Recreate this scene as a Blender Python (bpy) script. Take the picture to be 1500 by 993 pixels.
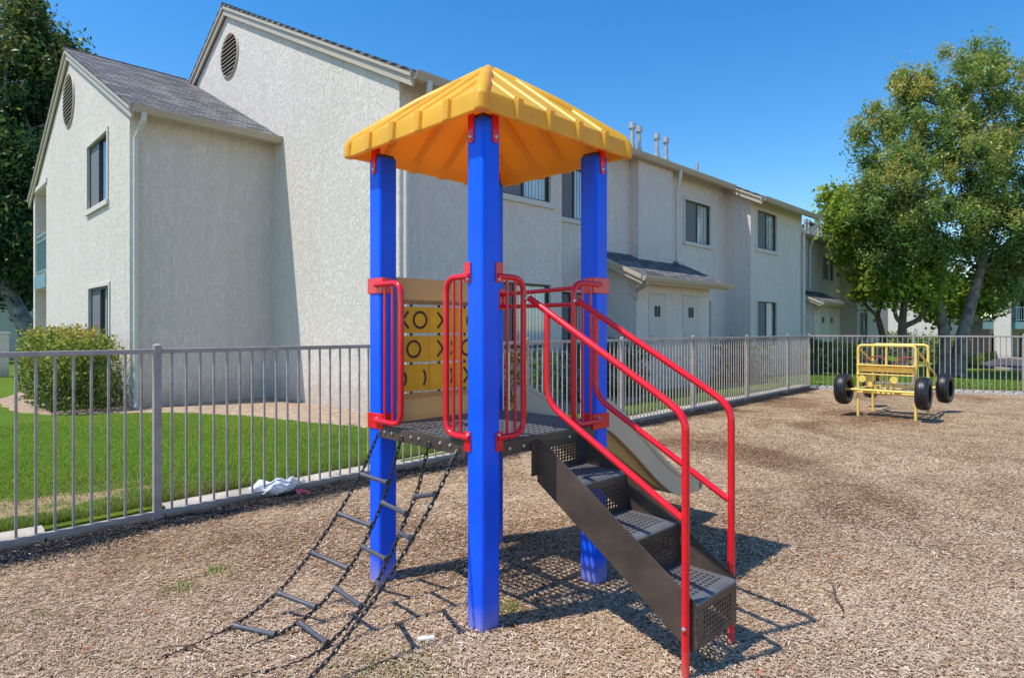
import bpy, bmesh, math, random
import numpy as np
from mathutils import Vector, Matrix
R = math.radians
random.seed(7); rng = np.random.default_rng(7)
scene = bpy.context.scene
for o in list(bpy.data.objects): bpy.data.objects.remove(o)
COL = scene.collection

# ------------------------------------------------------------------ camera
cd = bpy.data.cameras.new("camera"); cam = bpy.data.objects.new("camera", cd); COL.objects.link(cam)
cam.location = (0, 0, 1.45); cam.rotation_euler = (R(90), 0, R(-45))
cd.sensor_width = 36; cd.lens = 910/1500*36; cd.shift_y = -14.5/1500; cd.clip_end = 2000; cd.clip_start = .05
scene.camera = cam
# ------------------------------------------------------------------ light
SUNV = Vector((-.479, .178, 1)).normalized()
w = bpy.data.worlds.new("World"); scene.world = w; w.use_nodes = True
nt = w.node_tree; nt.nodes.clear()
sky = nt.nodes.new("ShaderNodeTexSky"); sky.sky_type = 'NISHITA'; sky.sun_disc = False
sky.sun_elevation = math.asin(SUNV.z); sky.sun_rotation = math.atan2(SUNV.x, SUNV.y)
sky.air_density = 1.0; sky.dust_density = .35; sky.ozone_density = 1.6
hs = nt.nodes.new("ShaderNodeHueSaturation"); hs.inputs['Saturation'].default_value = 1.42; hs.inputs['Value'].default_value = .94
bg = nt.nodes.new("ShaderNodeBackground"); bg.inputs[1].default_value = .15
wo = nt.nodes.new("ShaderNodeOutputWorld")
nt.links.new(sky.outputs[0], hs.inputs['Color']); nt.links.new(hs.outputs[0], bg.inputs[0]); nt.links.new(bg.outputs[0], wo.inputs[0])
sl = bpy.data.lights.new("sun", 'SUN'); sl.energy = 3.3; sl.angle = R(.53); sl.color = (1, .955, .88)
so = bpy.data.objects.new("sun", sl); COL.objects.link(so); so.location = (-5, 3, 12)
so.rotation_euler = SUNV.to_track_quat('Z', 'Y').to_euler()
scene.view_settings.view_transform = 'Standard'; scene.view_settings.look = 'None'
scene.view_settings.exposure = 0.58; scene.view_settings.gamma = 1
scene.render.engine = 'CYCLES'; scene.cycles.max_bounces = 8; scene.cycles.diffuse_bounces = 4
scene.cycles.transparent_max_bounces = 12

# ------------------------------------------------------------------ materials
def mat(name, col=(.5,.5,.5), rough=.6, metal=0, noise=0, nscale=8, bump=0, bscale=30, spec=.5, trans=0, coat=0, attr=None, detail=4, tcol=None):
    m = bpy.data.materials.new(name); m.use_nodes = True
    n = m.node_tree; b = n.nodes['Principled BSDF']; L = n.links
    b.inputs['Base Color'].default_value = (*col, 1); b.inputs['Roughness'].default_value = rough
    b.inputs['Metallic'].default_value = metal; b.inputs['Specular IOR Level'].default_value = spec
    if coat: b.inputs['Coat Weight'].default_value = coat
    tc = n.nodes.new("ShaderNodeTexCoord")
    if noise:
        t = n.nodes.new("ShaderNodeTexNoise"); t.inputs['Scale'].default_value = nscale; t.inputs['Detail'].default_value = detail
        L.new(tc.outputs['Object'], t.inputs['Vector'])
        r = n.nodes.new("ShaderNodeMapRange"); r.inputs[1].default_value = .3; r.inputs[2].default_value = .7
        r.inputs[3].default_value = 1-noise; r.inputs[4].default_value = 1+noise*.6
        L.new(t.outputs['Fac'], r.inputs[0])
        mx = n.nodes.new("ShaderNodeVectorMath"); mx.operation = 'SCALE'; mx.inputs[0].default_value = col
        L.new(r.outputs[0], mx.inputs['Scale']); L.new(mx.outputs[0], b.inputs['Base Color'])
        L.new(mx.outputs[0], b.inputs['Base Color'])
    if bump:
        t2 = n.nodes.new("ShaderNodeTexNoise"); t2.inputs['Scale'].default_value = bscale; t2.inputs['Detail'].default_value = 6
        L.new(tc.outputs['Object'], t2.inputs['Vector'])
        bp = n.nodes.new("ShaderNodeBump"); bp.inputs['Strength'].default_value = bump; bp.inputs['Distance'].default_value = .01
        L.new(t2.outputs['Fac'], bp.inputs['Height']); L.new(bp.outputs[0], b.inputs['Normal'])
    if trans:
        tr = n.nodes.new("ShaderNodeBsdfTranslucent"); tr.inputs[0].default_value = (*(tcol or col), 1)
        ms = n.nodes.new("ShaderNodeMixShader"); ms.inputs[0].default_value = trans
        L.new(b.outputs[0], ms.inputs[1]); L.new(tr.outputs[0], ms.inputs[2])
        L.new(ms.outputs[0], n.nodes['Material Output'].inputs[0])
    return m

def stucco(name, c1, c2, bs=1.0):
    m = bpy.data.materials.new(name); m.use_nodes = True
    n = m.node_tree; b = n.nodes['Principled BSDF']; L = n.links
    b.inputs['Roughness'].default_value = .9; b.inputs['Specular IOR Level'].default_value = .15
    tc = n.nodes.new("ShaderNodeTexCoord")
    a = n.nodes.new("ShaderNodeTexNoise"); a.inputs['Scale'].default_value = 5.5; a.inputs['Detail'].default_value = 5; a.inputs['Roughness'].default_value = .6; a.inputs['Distortion'].default_value = 2.2
    f = n.nodes.new("ShaderNodeTexNoise"); f.inputs['Scale'].default_value = 55; f.inputs['Detail'].default_value = 3
    g = n.nodes.new("ShaderNodeTexNoise"); g.inputs['Scale'].default_value = .5; g.inputs['Detail'].default_value = 3
    # vertical-ish streak mapping
    mp = n.nodes.new("ShaderNodeMapping"); mp.inputs['Scale'].default_value = (1.6, 1.6, .75)
    L.new(tc.outputs['Object'], mp.inputs[0]); L.new(mp.outputs[0], a.inputs['Vector'])
    L.new(tc.outputs['Object'], f.inputs['Vector']); L.new(tc.outputs['Object'], g.inputs['Vector'])
    rp = n.nodes.new("ShaderNodeValToRGB"); rp.color_ramp.elements[0].position = .42; rp.color_ramp.elements[1].position = .56
    L.new(a.outputs['Fac'], rp.inputs[0])
    ad = n.nodes.new("ShaderNodeMath"); ad.operation = 'MULTIPLY_ADD'; ad.inputs[1].default_value = .35
    L.new(f.outputs['Fac'], ad.inputs[0]); L.new(rp.outputs[0], ad.inputs[2])
    bp = n.nodes.new("ShaderNodeBump"); bp.inputs['Strength'].default_value = .58*bs; bp.inputs['Distance'].default_value = .012
    L.new(ad.outputs[0], bp.inputs['Height']); L.new(bp.outputs[0], b.inputs['Normal'])
    mx = n.nodes.new("ShaderNodeMix"); mx.data_type = 'RGBA'
    mx.inputs[6].default_value = (*c1, 1); mx.inputs[7].default_value = (*c2, 1)
    L.new(g.outputs['Fac'], mx.inputs[0])
    m2 = n.nodes.new("ShaderNodeMix"); m2.data_type = 'RGBA'; m2.blend_type = 'MULTIPLY'; m2.inputs[7].default_value = (.93,.92,.90,1)
    inv = n.nodes.new("ShaderNodeMath"); inv.operation = 'SUBTRACT'; inv.inputs[0].default_value = 1
    L.new(rp.outputs[0], inv.inputs[1]); L.new(inv.outputs[0], m2.inputs[0]); L.new(mx.outputs[2], m2.inputs[6])
    # dirt splash and water stains near the ground
    sx = n.nodes.new("ShaderNodeSeparateXYZ"); L.new(tc.outputs['Object'], sx.inputs[0])
    sn = n.nodes.new("ShaderNodeTexNoise"); sn.inputs['Scale'].default_value = 3; sn.inputs['Detail'].default_value = 5
    L.new(tc.outputs['Object'], sn.inputs['Vector'])
    mm = n.nodes.new("ShaderNodeMath"); mm.operation = 'MULTIPLY_ADD'; mm.inputs[1].default_value = .8; L.new(sn.outputs['Fac'], mm.inputs[0])
    mneg = n.nodes.new("ShaderNodeMath"); mneg.operation = 'MULTIPLY'; mneg.inputs[1].default_value = -1; L.new(sx.outputs[2], mneg.inputs[0])
    L.new(mneg.outputs[0], mm.inputs[2])
    mr = n.nodes.new("ShaderNodeMapRange"); mr.inputs[1].default_value = -.25; mr.inputs[2].default_value = .35; mr.inputs[3].default_value = 0; mr.inputs[4].default_value = .55
    L.new(mm.outputs[0], mr.inputs[0])
    m3 = n.nodes.new("ShaderNodeMix"); m3.data_type = 'RGBA'; m3.inputs[7].default_value = (.42,.31,.21,1)
    mp2 = n.nodes.new("ShaderNodeMapping"); mp2.inputs['Scale'].default_value = (5, 5, .28); L.new(tc.outputs['Object'], mp2.inputs[0])
    st_ = n.nodes.new("ShaderNodeTexNoise"); st_.inputs['Scale'].default_value = 1; st_.inputs['Detail'].default_value = 6; st_.inputs['Roughness'].default_value = .65; L.new(mp2.outputs[0], st_.inputs['Vector'])
    sr = n.nodes.new("ShaderNodeMapRange"); sr.inputs[1].default_value = .50; sr.inputs[2].default_value = .78; sr.inputs[3].default_value = 0; sr.inputs[4].default_value = .4; L.new(st_.outputs['Fac'], sr.inputs[0])
    m4 = n.nodes.new("ShaderNodeMix"); m4.data_type = 'RGBA'; m4.blend_type = 'MULTIPLY'; m4.inputs[7].default_value = (.80,.77,.72,1); L.new(sr.outputs[0], m4.inputs[0]); L.new(m2.outputs[2], m4.inputs[6])
    L.new(mr.outputs[0], m3.inputs[0]); L.new(m4.outputs[2], m3.inputs[6]); L.new(m3.outputs[2], b.inputs['Base Color'])
    return m

M = {}
M['stucco'] = stucco('stucco', (.69,.625,.555), (.775,.705,.63))
M['stucco_far'] = stucco('stucco_far', (.70,.66,.61), (.76,.72,.67), .6)
M['trim'] = mat('beige_trim', (.52,.44,.335), .55, noise=.06, nscale=3)
M['trim_wall'] = mat('smooth_stucco_trim', (.66,.60,.53), .85, bump=.3, bscale=60)
M['gutter'] = mat('gutter_paint', (.47,.39,.30), .4, noise=.07, nscale=5)
M['spout'] = mat('downspout_paint', (.62,.60,.55), .45, noise=.05)
M['bronze'] = mat('dark_bronze', (.03,.03,.033), .4)
M['screen'] = mat('insect_screen', (.17,.175,.18), .75)
M['blind'] = mat('blind', (.86,.87,.84), .6, trans=.1)
M['dark'] = mat('room_shade_black', (.02,.018,.016), .9)  # near-black for the sheets behind windows: shade of unlit rooms as colour
M['vent_dark'] = mat('vent_dark', (.10,.07,.06), .8)
M['door'] = mat('door_paint', (.58,.53,.46), .6, noise=.04)
M['teal'] = mat('teal_paint', (.16,.30,.31), .5)
M['pipe'] = mat('galvanised', (.55,.54,.52), .45, metal=.4, noise=.15, nscale=10)
M['fence'] = mat('fence_paint', (.43,.365,.325), .42, noise=.2, nscale=9)
M['blue'] = mat('blue_plastic', (.002,.11,.95), .33, noise=.10, nscale=4, spec=.35, bump=.04, bscale=12)
M['red'] = mat('red_coating', (.80,.006,.018), .25, noise=.10, nscale=18, coat=.25)
M['yellow'] = mat('yellow_plastic', (1,.70,.06), .42, noise=.10, nscale=5, trans=.42, tcol=(1,.40,.012))
M['tan'] = mat('tan_plastic', (.80,.56,.28), .5, noise=.05, nscale=4, trans=.62, tcol=(1,.74,.40))
M['tile'] = mat('tile_plastic', (.95,.60,.07), .42, noise=.05, trans=.62, tcol=(1,.75,.14))
M['mark'] = mat('dark_brown_mark', (.045,.014,.008), .5)
M['slide'] = mat('slide_plastic', (.74,.58,.40), .42, noise=.06, nscale=3, trans=.12)
M['slide_shade'] = mat('shaded_slide_plastic', (.60,.33,.10), .5, trans=.1)  # the tan slide plastic again, with shade and warm bounce put into its colour
M['steel'] = mat('dark_coated_steel', (.095,.069,.052), .42, noise=.4, nscale=5, bump=.15, bscale=40, metal=.1)
M['tread'] = mat('worn_grey_coating', (.135,.132,.135), .42, noise=.2, nscale=9, bump=.2, bscale=80)
M['bolt'] = mat('bolt_steel', (.62,.60,.56), .28, metal=.9)
M['chain'] = mat('chain_coating', (.022,.021,.02), .38, noise=.2, nscale=60)
M['rung'] = mat('rung_rubber', (.085,.085,.10), .5, noise=.2, nscale=25)
M['toy'] = mat('pale_yellow_paint', (.90,.63,.14), .4, noise=.1, nscale=14)
M['tyre'] = mat('tyre_rubber', (.016,.016,.018), .42)
M['hub'] = mat('grey_hub', (.25,.22,.16), .6)
M['wheelred'] = mat('faded_red', (.30,.07,.05), .45)
M['kerb'] = mat('concrete', (.50,.44,.36), .9, noise=.30, nscale=5, detail=8, bump=.6, bscale=40)
M['block'] = mat('edging_concrete', (.52,.48,.42), .9, noise=.18, nscale=12, bump=.6, bscale=40)
M['bark'] = mat('pale_bark', (.24,.205,.175), .9, noise=.6, nscale=4, bump=1, bscale=14, detail=8)
M['bark2'] = mat('brown_bark', (.13,.095,.07), .9, noise=.35, nscale=6, bump=1, bscale=16)
M['bag'] = mat('white_plastic_bag', (.92,.91,.93), .38, trans=.3)
M['bagpink'] = mat('pink_print', (.75,.12,.22), .4, trans=.2)
M['hydrant'] = mat('hydrant_yellow', (.80,.58,.03), .4)
M['white'] = mat('white_plastic', (.8,.8,.78), .4)
M['asphalt'] = mat('asphalt', (.075,.07,.078), .9, noise=.2, nscale=2, bump=.3, bscale=60)
M['carpaint'] = mat('silver_car_paint', (.42,.43,.46), .25, metal=.6)
M['carglass'] = mat('car_glass', (.01,.012,.015), .08)
M['twig'] = mat('dead_twig', (.09,.055,.035), .9)

def glass():
    m = bpy.data.materials.new('window_glass'); m.use_nodes = True; n = m.node_tree; n.nodes.clear(); L = n.links
    o = n.nodes.new("ShaderNodeOutputMaterial"); t = n.nodes.new("ShaderNodeBsdfTransparent"); t.inputs[0].default_value = (.95,.98,.98,1)
    g = n.nodes.new("ShaderNodeBsdfGlossy"); g.inputs['Roughness'].default_value = .03
    lw = n.nodes.new("ShaderNodeLayerWeight"); lw.inputs[0].default_value = .5
    pw = n.nodes.new("ShaderNodeMath"); pw.operation = 'POWER'; pw.inputs[1].default_value = 3.5; L.new(lw.outputs['Facing'], pw.inputs[0])
    f = n.nodes.new("ShaderNodeMath"); f.operation = 'MULTIPLY_ADD'; f.inputs[1].default_value = .5; f.inputs[2].default_value = .07; L.new(pw.outputs[0], f.inputs[0])
    x = n.nodes.new("ShaderNodeMixShader"); L.new(f.outputs[0], x.inputs[0]); L.new(t.outputs[0], x.inputs[1]); L.new(g.outputs[0], x.inputs[2]); L.new(x.outputs[0], o.inputs[0])
    return m
M['glass'] = glass()

def shingle():
    m = bpy.data.materials.new('asphalt_shingle'); m.use_nodes = True; n = m.node_tree; b = n.nodes['Principled BSDF']; L = n.links
    b.inputs['Roughness'].default_value = .92; b.inputs['Specular IOR Level'].default_value = .2
    tc = n.nodes.new("ShaderNodeTexCoord"); sx = n.nodes.new("ShaderNodeSeparateXYZ"); L.new(tc.outputs['Object'], sx.inputs[0])
    cb = n.nodes.new("ShaderNodeCombineXYZ")
    ym = n.nodes.new("ShaderNodeMath"); ym.operation = 'MULTIPLY'; ym.inputs[1].default_value = 2.3
    L.new(sx.outputs[2], ym.inputs[0]); L.new(sx.outputs[0], cb.inputs[0]); L.new(ym.outputs[0], cb.inputs[1])
    br = n.nodes.new("ShaderNodeTexBrick"); br.inputs['Scale'].default_value = 1; br.inputs['Brick Width'].default_value = .30; br.inputs['Row Height'].default_value = .145
    br.inputs['Mortar Size'].default_value = .014; br.inputs['Mortar Smooth'].default_value = .3
    br.inputs['Color1'].default_value = (.085,.085,.09,1); br.inputs['Color2'].default_value = (.23,.22,.21,1); br.inputs['Mortar'].default_value = (.035,.035,.04,1)
    L.new(cb.outputs[0], br.inputs['Vector'])
    nz = n.nodes.new("ShaderNodeTexNoise"); nz.inputs['Scale'].default_value = 90; L.new(tc.outputs['Object'], nz.inputs['Vector'])
    nb = n.nodes.new("ShaderNodeTexNoise"); nb.inputs['Scale'].default_value = 1.7; nb.inputs['Detail'].default_value = 5; L.new(tc.outputs['Object'], nb.inputs['Vector'])
    ad = n.nodes.new("ShaderNodeMath"); ad.operation = 'ADD'; L.new(nz.outputs['Fac'], ad.inputs[0]); L.new(nb.outputs['Fac'], ad.inputs[1])
    mx = n.nodes.new("ShaderNodeVectorMath"); mx.operation = 'SCALE'; L.new(br.outputs['Color'], mx.inputs[0]); L.new(ad.outputs[0], mx.inputs['Scale'])
    L.new(mx.outputs[0], b.inputs['Base Color'])
    bp = n.nodes.new("ShaderNodeBump"); bp.inputs['Strength'].default_value = .6; bp.inputs['Distance'].default_value = .01; bp.invert = True
    L.new(br.outputs['Fac'], bp.inputs['Height']); L.new(bp.outputs[0], b.inputs['Normal'])
    return m
M['shingle'] = shingle()

def leafmat(name, stops, trans=.3):
    m = bpy.data.materials.new(name); m.use_nodes = True; n = m.node_tree; b = n.nodes['Principled BSDF']; L = n.links
    b.inputs['Roughness'].default_value = .45; b.inputs['Specular IOR Level'].default_value = .4
    a = n.nodes.new("ShaderNodeAttribute"); a.attribute_name = 'tint'
    r = n.nodes.new("ShaderNodeValToRGB"); cr = r.color_ramp
    while len(cr.elements) < len(stops): cr.elements.new(.5)
    for e, (p, c) in zip(cr.elements, stops): e.position = p; e.color = (*c, 1)
    L.new(a.outputs['Fac'], r.inputs[0]); L.new(r.outputs[0], b.inputs['Base Color'])
    t = n.nodes.new("ShaderNodeBsdfTranslucent"); L.new(r.outputs[0], t.inputs[0])
    x = n.nodes.new("ShaderNodeMixShader"); x.inputs[0].default_value = trans
    L.new(b.outputs[0], x.inputs[1]); L.new(t.outputs[0], x.inputs[2]); L.new(x.outputs[0], n.nodes['Material Output'].inputs[0])
    return m
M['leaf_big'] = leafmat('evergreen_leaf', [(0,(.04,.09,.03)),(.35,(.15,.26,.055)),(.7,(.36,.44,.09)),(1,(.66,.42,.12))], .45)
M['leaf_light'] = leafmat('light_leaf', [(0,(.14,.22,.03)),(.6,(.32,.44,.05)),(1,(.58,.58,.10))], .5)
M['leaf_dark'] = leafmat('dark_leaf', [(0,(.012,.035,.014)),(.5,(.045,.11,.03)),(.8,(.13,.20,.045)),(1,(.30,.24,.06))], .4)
M['leaf_hedge'] = leafmat('hedge_leaf', [(0,(.035,.07,.018)),(.4,(.13,.20,.03)),(.7,(.38,.42,.06)),(.88,(.55,.50,.10)),(1,(.45,.14,.06))])
M['leaf_shrub'] = leafmat('shrub_leaf', [(0,(.05,.10,.02)),(.6,(.14,.24,.04)),(1,(.36,.40,.10))])
M['leaf_dshrub'] = leafmat('dark_shrub_leaf', [(0,(.02,.05,.02)),(1,(.09,.14,.04))])
M['grass'] = leafmat('grass_blade', [(0,(.30,.23,.09)),(.25,(.16,.20,.03)),(.6,(.18,.32,.018)),(1,(.30,.46,.04))], .42)
M['chip'] = leafmat('wood_chip', [(0,(.17,.10,.056)),(.25,(.385,.255,.158)),(.6,(.61,.455,.32)),(1,(.84,.70,.55))], .0)
M['darkchip'] = leafmat('dark_mulch_shred', [(0,(.03,.024,.02)),(.6,(.08,.06,.05)),(1,(.24,.18,.14))], .0)

def ramp(n, L, fac, stops):
    r = n.nodes.new("ShaderNodeValToRGB"); cr = r.color_ramp
    while len(cr.elements) < len(stops): cr.elements.new(.5)
    for e, (p, c) in zip(cr.elements, stops): e.position = p; e.color = (*c, 1) if len(c) == 3 else c
    L.new(fac, r.inputs[0]); return r.outputs[0]
def noise(n, L, vec, sc, det=4, rough=.5, dist=0):
    t = n.nodes.new("ShaderNodeTexNoise"); t.inputs['Scale'].default_value = sc; t.inputs['Detail'].default_value = det
    t.inputs['Roughness'].default_value = rough; t.inputs['Distortion'].default_value = dist; L.new(vec, t.inputs['Vector']); return t.outputs['Fac']
def mixc(n, L, f, a, b, mode='MIX'):
    x = n.nodes.new("ShaderNodeMix"); x.data_type = 'RGBA'; x.blend_type = mode
    if hasattr(f, 'links'): L.new(f, x.inputs[0])
    else: x.inputs[0].default_value = f
    for v, i in ((a, 6), (b, 7)):
        if hasattr(v, 'links'): L.new(v, x.inputs[i])
        else: x.inputs[i].default_value = (*v, 1)
    return x.outputs[2]
def math_(n, L, op, a, b=0):
    x = n.nodes.new("ShaderNodeMath"); x.operation = op
    for v, i in ((a, 0), (b, 1)):
        if hasattr(v, 'links'): L.new(v, x.inputs[i])
        else: x.inputs[i].default_value = v
    return x.outputs[0]

def ground_mat():
    m = bpy.data.materials.new('wood_chip_ground'); m.use_nodes = True; n = m.node_tree; b = n.nodes['Principled BSDF']; L = n.links
    b.inputs['Roughness'].default_value = .95; b.inputs['Specular IOR Level'].default_value = .15
    P = n.nodes.new("ShaderNodeNewGeometry").outputs['Position']
    # elongated chips: two crossed stretched voronoi fields
    def chips(rot, sc):
        mp = n.nodes.new("ShaderNodeMapping"); mp.inputs['Rotation'].default_value = (0,0,rot); mp.inputs['Scale'].default_value = sc
        L.new(P, mp.inputs[0]); v = n.nodes.new("ShaderNodeTexVoronoi"); v.inputs['Scale'].default_value = 1; L.new(mp.outputs[0], v.inputs['Vector']); return v
    v1 = chips(.5, (34, 95, 30)); v2 = chips(2.1, (30, 85, 30))
    sel = noise(n, L, P, 22, 2)
    selr = ramp(n, L, sel, [(.47,(0,0,0)),(.53,(1,1,1))])
    s1 = n.nodes.new("ShaderNodeSeparateColor"); L.new(v1.outputs['Color'], s1.inputs[0])
    s2 = n.nodes.new("ShaderNodeSeparateColor"); L.new(v2.outputs['Color'], s2.inputs[0])
    vv = mixc(n, L, selr, s1.outputs[0], s2.outputs[0])
    base = ramp(n, L, vv, [(0,(.11,.06,.032)),(.2,(.26,.165,.095)),(.6,(.45,.325,.21)),(1,(.70,.565,.41))])
    patch = ramp(n, L, noise(n, L, P, .42, 5, .55, .6), [(.38,(.52,.42,.34)),(.48,(.90,.84,.77)),(.60,(1.12,1.1,1.06))])
    c = mixc(n, L, 1.0, base, patch, 'MULTIPLY')
    fine = ramp(n, L, noise(n, L, P, 3.1, 5, .6), [(.35,(.80,.74,.68)),(.6,(1.05,1.04,1.03))])
    c = mixc(n, L, 1.0, c, fine, 'MULTIPLY')
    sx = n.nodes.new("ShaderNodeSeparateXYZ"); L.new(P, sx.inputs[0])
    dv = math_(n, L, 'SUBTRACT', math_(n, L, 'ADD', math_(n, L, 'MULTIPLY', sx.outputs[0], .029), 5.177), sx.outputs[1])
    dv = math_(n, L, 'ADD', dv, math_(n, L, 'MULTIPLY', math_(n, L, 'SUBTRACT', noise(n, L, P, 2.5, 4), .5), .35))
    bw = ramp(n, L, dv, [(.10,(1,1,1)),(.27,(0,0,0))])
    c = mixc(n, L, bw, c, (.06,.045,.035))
    L.new(c, b.inputs['Base Color'])
    bp = n.nodes.new("ShaderNodeBump"); bp.inputs['Strength'].default_value = .9; bp.inputs['Distance'].default_value = .012
    L.new(math_(n, L, 'ADD', vv, noise(n, L, P, 60, 4)), bp.inputs['Height']); L.new(bp.outputs[0], b.inputs['Normal'])
    return m
M['ground'] = ground_mat()

def lawn_mat():
    m = bpy.data.materials.new('lawn_turf'); m.use_nodes = True; n = m.node_tree; b = n.nodes['Principled BSDF']; L = n.links
    b.inputs['Roughness'].default_value = .9; b.inputs['Specular IOR Level'].default_value = .1
    P = n.nodes.new("ShaderNodeNewGeometry").outputs['Position']
    f = noise(n, L, P, 45, 5, .7)
    c = ramp(n, L, f, [(.3,(.045,.085,.010)),(.5,(.10,.18,.018)),(.72,(.19,.28,.04))])
    pt = ramp(n, L, noise(n, L, P, .8, 5, .6), [(.44,(1,1,1)),(.60,(1.25,1.02,1.0)),(.72,(1.9,1.15,1.6))])
    c = mixc(n, L, 1.0, c, pt, 'MULTIPLY')
    # worn straw patch by the fence on the left
    sx = n.nodes.new("ShaderNodeSeparateXYZ"); L.new(P, sx.inputs[0])
    dx = math_(n, L, 'DIVIDE', math_(n, L, 'SUBTRACT', sx.outputs[0], .75), 1.6); dy = math_(n, L, 'DIVIDE', math_(n, L, 'SUBTRACT', sx.outputs[1], 6.1), .6)
    d = math_(n, L, 'ADD', math_(n, L, 'MULTIPLY', dx, dx), math_(n, L, 'MULTIPLY', dy, dy))
    d = math_(n, L, 'ADD', d, math_(n, L, 'MULTIPLY', noise(n, L, P, 5, 5), 1.4))
    w_ = ramp(n, L, d, [(.75,(1,1,1)),(1.0,(0,0,0))])
    c = mixc(n, L, w_, c, (.40,.30,.16))
    L.new(c, b.inputs['Base Color'])
    bp = n.nodes.new("ShaderNodeBump"); bp.inputs['Strength'].default_value = .8; bp.inputs['Distance'].default_value = .03
    L.new(f, bp.inputs['Height']); L.new(bp.outputs[0], b.inputs['Normal'])
    return m
M['lawn'] = lawn_mat()
def dirt_mat():
    m = bpy.data.materials.new('bare_soil'); m.use_nodes = True; n = m.node_tree; b = n.nodes['Principled BSDF']; L = n.links
    b.inputs['Roughness'].default_value = .95
    P = n.nodes.new("ShaderNodeNewGeometry").outputs['Position']
    c = ramp(n, L, noise(n, L, P, 9, 8, .7), [(.3,(.20,.13,.085)),(.55,(.42,.30,.20)),(.75,(.56,.43,.30))])
    L.new(c, b.inputs['Base Color'])
    bp = n.nodes.new("ShaderNodeBump"); bp.inputs['Strength'].default_value = .8; bp.inputs['Distance'].default_value = .012
    L.new(noise(n, L, P, 31, 8, .75), bp.inputs['Height']); L.new(bp.outputs[0], b.inputs['Normal'])
    return m
M['dirt'] = dirt_mat()

# ------------------------------------------------------------------ mesh helpers
ORIG = {}
def thing(name, loc, label, cat, group=None):
    o = bpy.data.objects.new(name, None); COL.objects.link(o); o.location = loc; o.empty_display_size = .2
    o['label'] = label; o['category'] = cat
    if group: o['group'] = group
    ORIG[o] = Vector(loc); return o
def tag(o, label, cat, group=None):
    o['label'] = label; o['category'] = cat
    if group: o['group'] = group
    return o

class MB:
    def __init__(s): s.v = []; s.f = []; s.m = []; s.mi = 0
    def add(s, vs, fs):
        b = len(s.v); s.v += [tuple(v) for v in vs]; s.f += [tuple(b+i for i in f) for f in fs]; s.m += [s.mi]*len(fs)
    def box(s, x0, x1, y0, y1, z0, z1):
        vs = [(x, y, z) for z in (z0, z1) for y in (y0, y1) for x in (x0, x1)]
        s.add(vs, [(0,1,3,2),(4,6,7,5),(0,4,5,1),(2,3,7,6),(0,2,6,4),(1,5,7,3)]); return s
    def boxf(s, fr, a0, a1, z0, z1, n0, n1):
        O, A, N = fr
        vs = [O+A*a+N*n_+Vector((0,0,z)) for z in (z0, z1) for n_ in (n0, n1) for a in (a0, a1)]
        s.add(vs, [(0,1,3,2),(4,6,7,5),(0,4,5,1),(2,3,7,6),(0,2,6,4),(1,5,7,3)]); return s
    def quad(s, *p): s.add(p, [tuple(range(len(p)))]); return s
    def prism(s, pts, d):
        d = Vector(d); k = len(pts); P = [Vector(p) for p in pts]
        s.add(P+[p+d for p in P], [tuple(range(k)), tuple(range(2*k-1, k-1, -1))]+[(i, (i+1) % k, k+(i+1) % k, k+i) for i in range(k)]); return s
    def slab(s, pts, th):   # quad with thickness downward
        return s.prism(pts, (0, 0, -th))
    def tube(s, pts, r, n=10, closed=False, caps=True):
        P = [Vector(p) for p in pts]; k = len(P); rr = r if isinstance(r, (list, tuple)) else [r]*k
        vs = []; up = None
        for i in range(k):
            if closed: t = (P[(i+1) % k]-P[i-1]).normalized()
            else: t = (P[min(i+1, k-1)]-P[max(i-1, 0)]).normalized()
            if up is None:
                a = Vector((0,0,1)) if abs(t.z) < .9 else Vector((1,0,0)); up = (a-t*a.dot(t)).normalized()
            else:
                up = (up-t*up.dot(t)); up = up.normalized() if up.length > 1e-6 else t.orthogonal().normalized()
            sd = t.cross(up)
            for j in range(n):
                a = 2*math.pi*j/n; vs.append(P[i]+(up*math.cos(a)+sd*math.sin(a))*rr[i])
        fs = []
        for i in range(k if closed else k-1):
            i2 = (i+1) % k
            for j in range(n): fs.append((i*n+j, i*n+(j+1) % n, i2*n+(j+1) % n, i2*n+j))
        if caps and not closed: fs += [tuple(range(n-1, -1, -1)), tuple((k-1)*n+j for j in range(n))]
        s.add(vs, fs); return s
    def cyl(s, a, b, r, n=12): return s.tube([a, b], r, n)
    def build(s, name, mats, parent=None, smooth=False, bevel=0, seg=2, kind=None, merge=False, autos=None, solid=0, origin=None):
        me = bpy.data.meshes.new(name)
        O = ORIG.get(parent, Vector((0,0,0))) if parent else (Vector(origin) if origin is not None else Vector((0,0,0)))
        me.from_pydata([(v[0]-O.x, v[1]-O.y, v[2]-O.z) for v in s.v], [], s.f)
        if not isinstance(mats, (list, tuple)): mats = [mats]
        for m in mats: me.materials.append(m)
        me.polygons.foreach_set('material_index', s.m)
        bm = bmesh.new(); bm.from_mesh(me)
        if merge: bmesh.ops.remove_doubles(bm, verts=bm.verts, dist=1e-4)
        bmesh.ops.recalc_face_normals(bm, faces=bm.faces); bm.to_mesh(me); bm.free()
        if smooth:
            me.polygons.foreach_set('use_smooth', [True]*len(me.polygons))
            try: me.set_sharp_from_angle(angle=R(autos or 40))
            except Exception: pass
        o = bpy.data.objects.new(name, me); COL.objects.link(o)
        if parent: o.parent = parent; ORIG[o] = O
        else:
            o.location = O; ORIG[o] = O
        if solid:
            md = o.modifiers.new('solid', 'SOLIDIFY'); md.thickness = solid; md.offset = 0
        if bevel:
            md = o.modifiers.new('bevel', 'BEVEL'); md.width = bevel; md.segments = seg; md.limit_method = 'ANGLE'; md.angle_limit = R(35)
        if kind: o['kind'] = kind
        return o

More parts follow.
